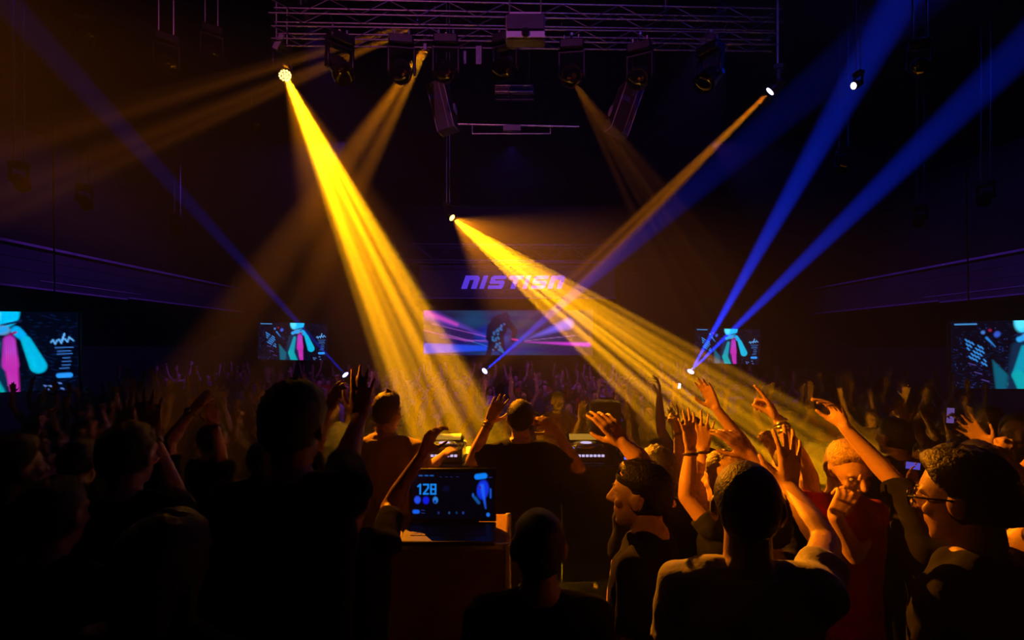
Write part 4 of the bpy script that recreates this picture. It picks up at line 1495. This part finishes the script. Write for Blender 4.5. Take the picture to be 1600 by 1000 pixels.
person('person with lit blond hair behind the nearest dark head, two forearms straight up', 1140, 712, 2.15, 38, arms=dict(
    L=('px', (1073, 776), (1079, 706), (1076, 668), (0, 0, 0), (-.5, .8, 0), 'spread'), R=('px', (1099, 782), (1098, 704), (1100, 664), (0, 0, 0), (.3, .9, 0), 'spread')),
    hair='hair_blond', style='long', extras=(('bracelet', 'R', 1), ('bracelet', 'L', 1)), seed=10, voxel=.0065, shirt='cl_navy', sleeve=.4)
person('person with long thin lit arm straight up between booth speaker and pointing finger', 1082, 652, 4.2, 0, H=1.72, arms=dict(
    L=('px', (1033, 673), (1030, 620), (1031, 591), (0, 0, 0), (-.9, .2, 0), 'relaxed')), style='short', seed=11, shirt='cl_grey', sleeve=.4)
person('person pointing one finger up with a watch strap on the lit forearm', 1126, 728, 3.1, 0, H=1.66, arms=dict(
    L=('px', (1064, 742), (1059, 676), (1054, 632), (0, 0, 0), (-.6, .7, 0), 'point')), style='long', extras=(('bracelet', 'L', 1),), seed=12, sleeve=.4)
person('person with black hair seen from behind, below the long lit arm', 1030, 705, 2.35, 8, H=1.62, style='full', seed=13)
person('dark-haired person in a headband turned sideways with one dark hand raised at the speaker', 1008, 723, 1.72, 62, arms=dict(
    R=('px', (1004, 722), (973, 692), (952, 664), (0, 0, 0), (-.3, .9, 0), 'relaxed')), style='short', eyes=True, seed=14, voxel=.006, extras=(('headband',),))

# --- left: dark silhouettes
person('tall dark man at the edge of the golden beam, open palm raised with fingers up', 456, 606, 1.55, 0, arms=dict(
    R=('px', (538, 728), (561, 655), (566, 587), (1, 1, 0), (0, 1, 0), 'open')), style='full', seed=15, skin='skin_tan', sleeve=1.0)
person('dark person behind the tall dark man with a slanting raised hand', 462, 668, 2.4, -15, arms=dict(
    R=('px', (488, 716), (512, 642), (541, 584), (1, 0, 0), (.3, .9, 0), 'relaxed')), style='short', seed=16, skin='skin_tan', sleeve=1.0)
person('dark person in front of the laptop with a clawed hand against the golden beam', 545, 742, 2.0, 0, H=1.6, arms=dict(
    R=('px', (607, 792), (661, 708), (686, 650), (1, 0, 0), (.75, -.6, -.1), 'claw')), style='short', seed=17, skin='skin_tan', sleeve=.7)
person('dark person with a watch, reddish lit hands lifted together', 196, 664, 1.8, 0, arms=dict(
    R=('px', (280, 790), (238, 686), (227, 594), (1, 0, 0), (-.2, 1, 0), 'open'), L=('px', (158, 770), (190, 692), (198, 620), (1, 0, 0), (.2, 1, 0), 'open')), style='short', extras=(('watch', 'R'),), seed=18, voxel=.0065)
person('dark person with bent arm and watch, hand up beside the face under the brown beam', 330, 664, 3.6, -25, H=1.7, arms=dict(
    R=('px', (347, 722), (336, 664), (327, 626), (0, 0, 0), (-.5, .8, 0), 'open')), style='short', extras=(('watch', 'R'),), seed=19)
person('dark person reaching across under the brown beam with a slanting forearm', 235, 672, 3.15, -20, H=1.7, arms=dict(
    R=('px', (264, 690), (300, 642), (336, 602), (0, 0, 0), (.2, .9, -.3), 'relaxed')), style='short', extras=(('watch', 'R'),), seed=20)
for i, (px, top, d, fa, sh, st, lb) in enumerate((
        (76, 752, 1.5, 0, 'cl_black', 'short', 'dark man with cropped hair and back turned, nearest the lower left corner'),
        (250, 815, 1.15, -6, 'cl_navy', 'long', 'dark long-haired woman with back turned, below the bent arm with the watch'),
        (408, 690, 2.75, 8, 'cl_black', 'buzz', 'dark shaven man with back turned between the watch arm and the tall man'),
        (120, 690, 2.6, 5, 'cl_grey', 'short', 'dark person in grey T-shirt left of the reddish lit hands'),
        (14, 690, 2.0, -20, 'cl_black', 'full', 'dark person with thick hair at the left picture edge'),
        (842, 800, 1.42, 0, 'cl_black', 'buzz', 'dark person with cropped hair below the booth, between the black-shirted DJ and the headband'),
        )):
    person(lb, px, top, d, fa, shirt=sh, style=st, seed=30 + i, voxel=.009, H=None, skin='skin_tan')

ph2_owner = person('dark person in black holding a small violet phone, behind the blond man', 1400, 655, 3.0, 10, arms=dict(
    R=('px', (1440, 806), (1434, 772), (1424, 745), (-1, -1, 0), (0, -.7, .6), 'relaxed')), seed=44, skin='skin_tan', voxel=.008)

# --- people in front of the booth, facing it
person('woman behind the booth speaker with both bare arms raised in pink light', 946, 648, 5.1, 180, H=1.70, arms=dict(
    R=('px', (895, 697), (907, 653), (912, 620), (0, 0, 0), (.2, -1, 0), 'open'), L=('px', (990, 699), (984, 658), (978, 632), (0, 0, 0), (-.2, -1, 0), 'open')), style='long', hair='hair_brown', seed=40, sleeve=0, eyes=True, shirt='cl_grey', voxel=.008)
person('man in plum T-shirt facing the booth with one open hand up, beside the black-shirted DJ', 871, 613, 6.3, 182, H=1.78, arms=dict(
    L=('px', (899, 688), (892, 658), (880, 632), (0, 0, 0), (-.2, -1, 0), 'spread')), shirt='cl_purple', seed=41, eyes=True, voxel=.009)
person('bearded man in a white T-shirt facing the booth, beside the raised dark palm', 516, 622, 5.0, 208, H=1.76, shirt='cl_white', beard=True, eyes=True, seed=42, voxel=.0075, hair='hair_brown', pitch=-8)

# --- right background: dim reddish arms
person('dim reddish lit person with a clenched raised fist above the small violet phone', 1445, 690, 4.4, 150, H=1.7, arms=dict(R=('px', (1428, 742), (1412, 711), (1398, 678), (0, 0, 0), (-.3, -.9, 0), 'claw')), seed=50, skin='skin_tan', voxel=.009)
person('dim reddish lit person with bracelet, slanting arm raised beside the upright phone', 1496, 688, 3.5, 160, H=1.7, arms=dict(R=('px', (1462, 710), (1421, 660), (1405, 634), (0, 0, 0), (-.5, -.8, 0), 'open')), extras=(('bracelet', 'R', 1, 'silver'),), seed=51, skin='skin_tan', voxel=.009)
ph_owner = person('dim person holding up a glowing upright phone in the dim crowd', 1528, 662, 4.35, 175, H=1.72, arms=dict(R=('px', (1493, 702), (1483, 670), (1480, 640), (0, 0, 0), (0, -1, 0), 'grip')), seed=52, voxel=.009)
person('dim person with a bare arm raised behind the bracelet arm', 1480, 652, 4.95, 170, H=1.72, arms=dict(R=('px', (1472, 698), (1448, 655), (1438, 625), (0, 0, 0), (0, -1, 0), 'open')), seed=53, voxel=.009, skin='skin_tan')
person('person reaching a big flat violet lit hand towards the upright phone', 1650, 690, 2.45, 60, H=1.7, arms=dict(R=('px', (1578, 744), (1547, 699), (1504, 657), (0, 0, 0), (-.4, -.8, -.4), 'spread')), extras=(('bracelet', 'R', 1),), seed=54, voxel=.008)
person('dim violet lit man in profile beyond the flat violet hand', 1548, 634, 3.9, 135, H=1.72, seed=55, eyes=True, voxel=.008, skin='skin_tan')
person('dim violet lit bearded man at the right picture edge, looking at the booth', 1590, 646, 3.0, 140, H=1.72, seed=56, eyes=True, beard=True, voxel=.008)
person('person whose reddish forehead shows above the spectacled man', 1528, 690, 2.35, 150, H=1.66, seed=57, eyes=True, voxel=.008, arms=dict(L=('px', (1590, 742), (1572, 720), (1570, 696), (0, 0, 0), (-.4, -.8, 0), 'fist')))

# --- held phones
def phone(label, c, w, h, yaw, roll, m, tilt=0.0):
    r_ = thing('phone', label, 'phone', c, (tilt, roll, yaw))
    MB().bbox((0, 0, 0), (w, .009, h), .004).build('case', M['gloss'], r_)
    MB().bbox((0, -.0052, 0), (w * .9, .002, h * .9), .0008).build('display', M[m], r_)
    MB().lathe((w * .28, .0045, h * .38), (w * .28, .0075, h * .38), [(0, .008), (1, .007)], 12).build('camera_bump', M['gloss'], r_)
    return r_


M['glow_phone'] = mat('phone_display', (.02, .02, .05), .3, emit=(.22, .12, .50), estr=.5)
M['glow_phone2'] = mat('phone_display_violet', (.02, .02, .05), .3, emit=(.13, .10, .75), estr=.6)
_, _, ph_w, ph_a, ph_n, ph_t, _ = ph_owner[1]['R']
phone('upright phone glowing lilac, held over the dim crowd', Vector(ph_w + ph_a * .115 + ph_n * .022), .072, .145, 0, .05, 'glow_phone')
_, _, ph_w, ph_a, ph_n, ph_t, _ = ph2_owner[1]['R']
phone('small level phone with a violet display above the dark sleeve beside the spectacled man', Vector(ph_w + ph_a * .15 + ph_n * .035), .082, .042, -.1, .1, 'glow_phone2')

# ------------------------------------------------------------------ the hall crowd: built once per pose, then copied
rng = random.Random(11)
UP = [
    ('both', dict(L=('dir', (-.45, .25, .8), (.1, .25, 1), (0, .2, 1), (0, 1, 0), 'open'), R=('dir', (.45, .25, .8), (-.1, .25, 1), (0, .2, 1), (0, 1, 0), 'open'))),
    ('one', dict(R=('dir', (.35, .4, .8), (-.15, .3, 1), (0, .3, 1), (0, 1, 0), 'open'))),
    ('one', dict(L=('dir', (-.35, .5, .6), (.1, .5, 1), (0, .5, 1), (0, 1, 0), 'point'))),
    ('clap', dict(L=('dir', (-.3, .7, .2), (.35, .5, .9), (.2, .3, 1), (1, 0, 0), 'open'), R=('dir', (.3, .7, .2), (-.35, .5, .9), (-.2, .3, 1), (-1, 0, 0), 'open'))),
    ('down', dict()),
    ('both', dict(L=('dir', (-.6, .1, .9), (-.2, .1, 1), (-.1, .1, 1), (0, 1, 0), 'spread'), R=('dir', (.5, .3, .9), (.2, .2, 1), (.1, .1, 1), (0, 1, 0), 'fist'))),
]
POSE = dict(both='both arms raised', one='one arm raised', clap='hands at face', down='arms lowered')
GROUP = dict(both='hall crowd with both arms raised', one='hall crowd with one arm raised', clap='hall crowd with hands before the face', down='hall crowd with arms lowered')
HAIRW = dict(short='short', long='long', full='thick', fade='cropped', buzz='shaven')
SHIRTW = dict(cl_grey='grey', cl_white='white', cl_navy='navy', cl_purple='plum', cl_black='black', cl_red='red', cl_beige='beige')
protos = []
for i in range(24):
    kind, arms = UP[(0, 1, 2, 3, 4, 1, 5, 2)[i % 8]]
    H = (1.74, 1.82, 1.66, 1.70, 1.78, 1.62)[(i * 5 + i // 6) % 6]
    arms = arms
    shirt = ('cl_grey', 'cl_white', 'cl_navy', 'cl_purple', 'cl_black', 'cl_red', 'cl_beige')[i % 7]
    style = ('short', 'long', 'full', 'fade', 'buzz')[i % 5]
    hair = ('hair_dark', 'hair_brown', 'hair_dark', 'hair_blond', 'hair_brown', 'hair_dark')[(i + i // 6) % 6]
    look = 'reveller, %s %s hair, %s top, %s' % (HAIRW[style], hair[5:], SHIRTW[shirt], POSE[kind])
    r_, j_, c_ = person(look, 0, 0, 0, 0, H=H, root_at=(0, 0, 0), arms=arms, shirt=shirt, style=style, hair=hair, skin=('skin', 'skin_tan', 'skin', 'skin_deep')[i % 4],
                        voxel=.0115, keep=.22, group=GROUP[kind], seed=60 + i, sleeve=(.5, 0, .6)[i % 3])
    r_['look'] = look
    protos.append((r_, kind))

run_jobs()

TAKEN = [(at(871, 640, 6.3).x, 6.3), (at(946, 650, 5.1).x, 5.1), (at(516, 640, 5.0).x, 5.0), (at(757, 580, 15.5).x, 15.5), (at(1079, 581, 15).x, 15), (at(540, 586, 15).x, 15), (at(731, 605, 11.5).x, 11.5), (at(551, 595, 13).x, 13), (at(1061, 603, 12).x, 12)]


def clear(px_, py_):
    # the crowd leaves the floor free where the three strongest beams come down
    for (x0, y0), (x1, y1), r in (((2.2, 6.9), (4.8, 5.5), 1.0), ((-.8, 8.8), (-2.6, 9.5), .75), ((-.35, 5.9), (-.35, 5.8), .8)):
        dx, dy = x1 - x0, y1 - y0
        t = max(0, min(1, ((px_ - x0) * dx + (py_ - y0) * dy) / (dx * dx + dy * dy)))
        if math.hypot(px_ - x0 - dx * t, py_ - y0 - dy * t) < r:
            return False
    return True


spots = []
y = 5.7
row_i = 0
while y < 21.5:
    step = .62 + (y - 5.7) * .022
    xmax = min(11.5, y * .92)
    x = -xmax + (row_i % 2) * step * .5
    while x < xmax:
        xx, yy = x + rng.uniform(-.14, .14), y + rng.uniform(-.14, .14)
        if all(math.hypot(xx - a, yy - b) > .62 for a, b in TAKEN) and clear(xx, yy) and all(math.hypot(xx - a, yy - b) > .56 for a, b in spots):
            spots.append((xx, yy))
        x += step
    y += .78 + (y - 5.7) * .045
    row_i += 1
rng.shuffle(spots)
spots = sorted(spots[:298], key=lambda q: q[1])
ZONE = ((-.55, 'under script-lettered screen'), (-.2, 'near the dark hands'), (.17, 'under video wall'), (.45, 'under twin blue beams'), (9, 'under slanted-lettering screen'))
used = {}
for k, (x, y) in enumerate(spots):
    zone = [w for lim, w in ZONE if x / y < lim][0]
    band = 'front rows' if y < 9 else ('middle rows' if y < 14 else 'back rows')
    if k < 24:
        pick = k
    else:
        pick = min(range(24), key=lambda i: (used.get((i, zone, band), 0), rng.random()))
    used[(pick, zone, band)] = used.get((pick, zone, band), 0) + 1
    src, kind = protos[pick]
    o = src if k < 24 else copy_tree(src)
    o.location = (x, y, HF)
    o.rotation_euler = (0, 0, math.pi + rng.uniform(-.35, .35) - .8 * math.atan2(x, y - 3.5))
    o['label'] = src['look'] + ', ' + band + ' ' + zone
for o in scene.objects:
    if 'look' in o:
        del o['look']
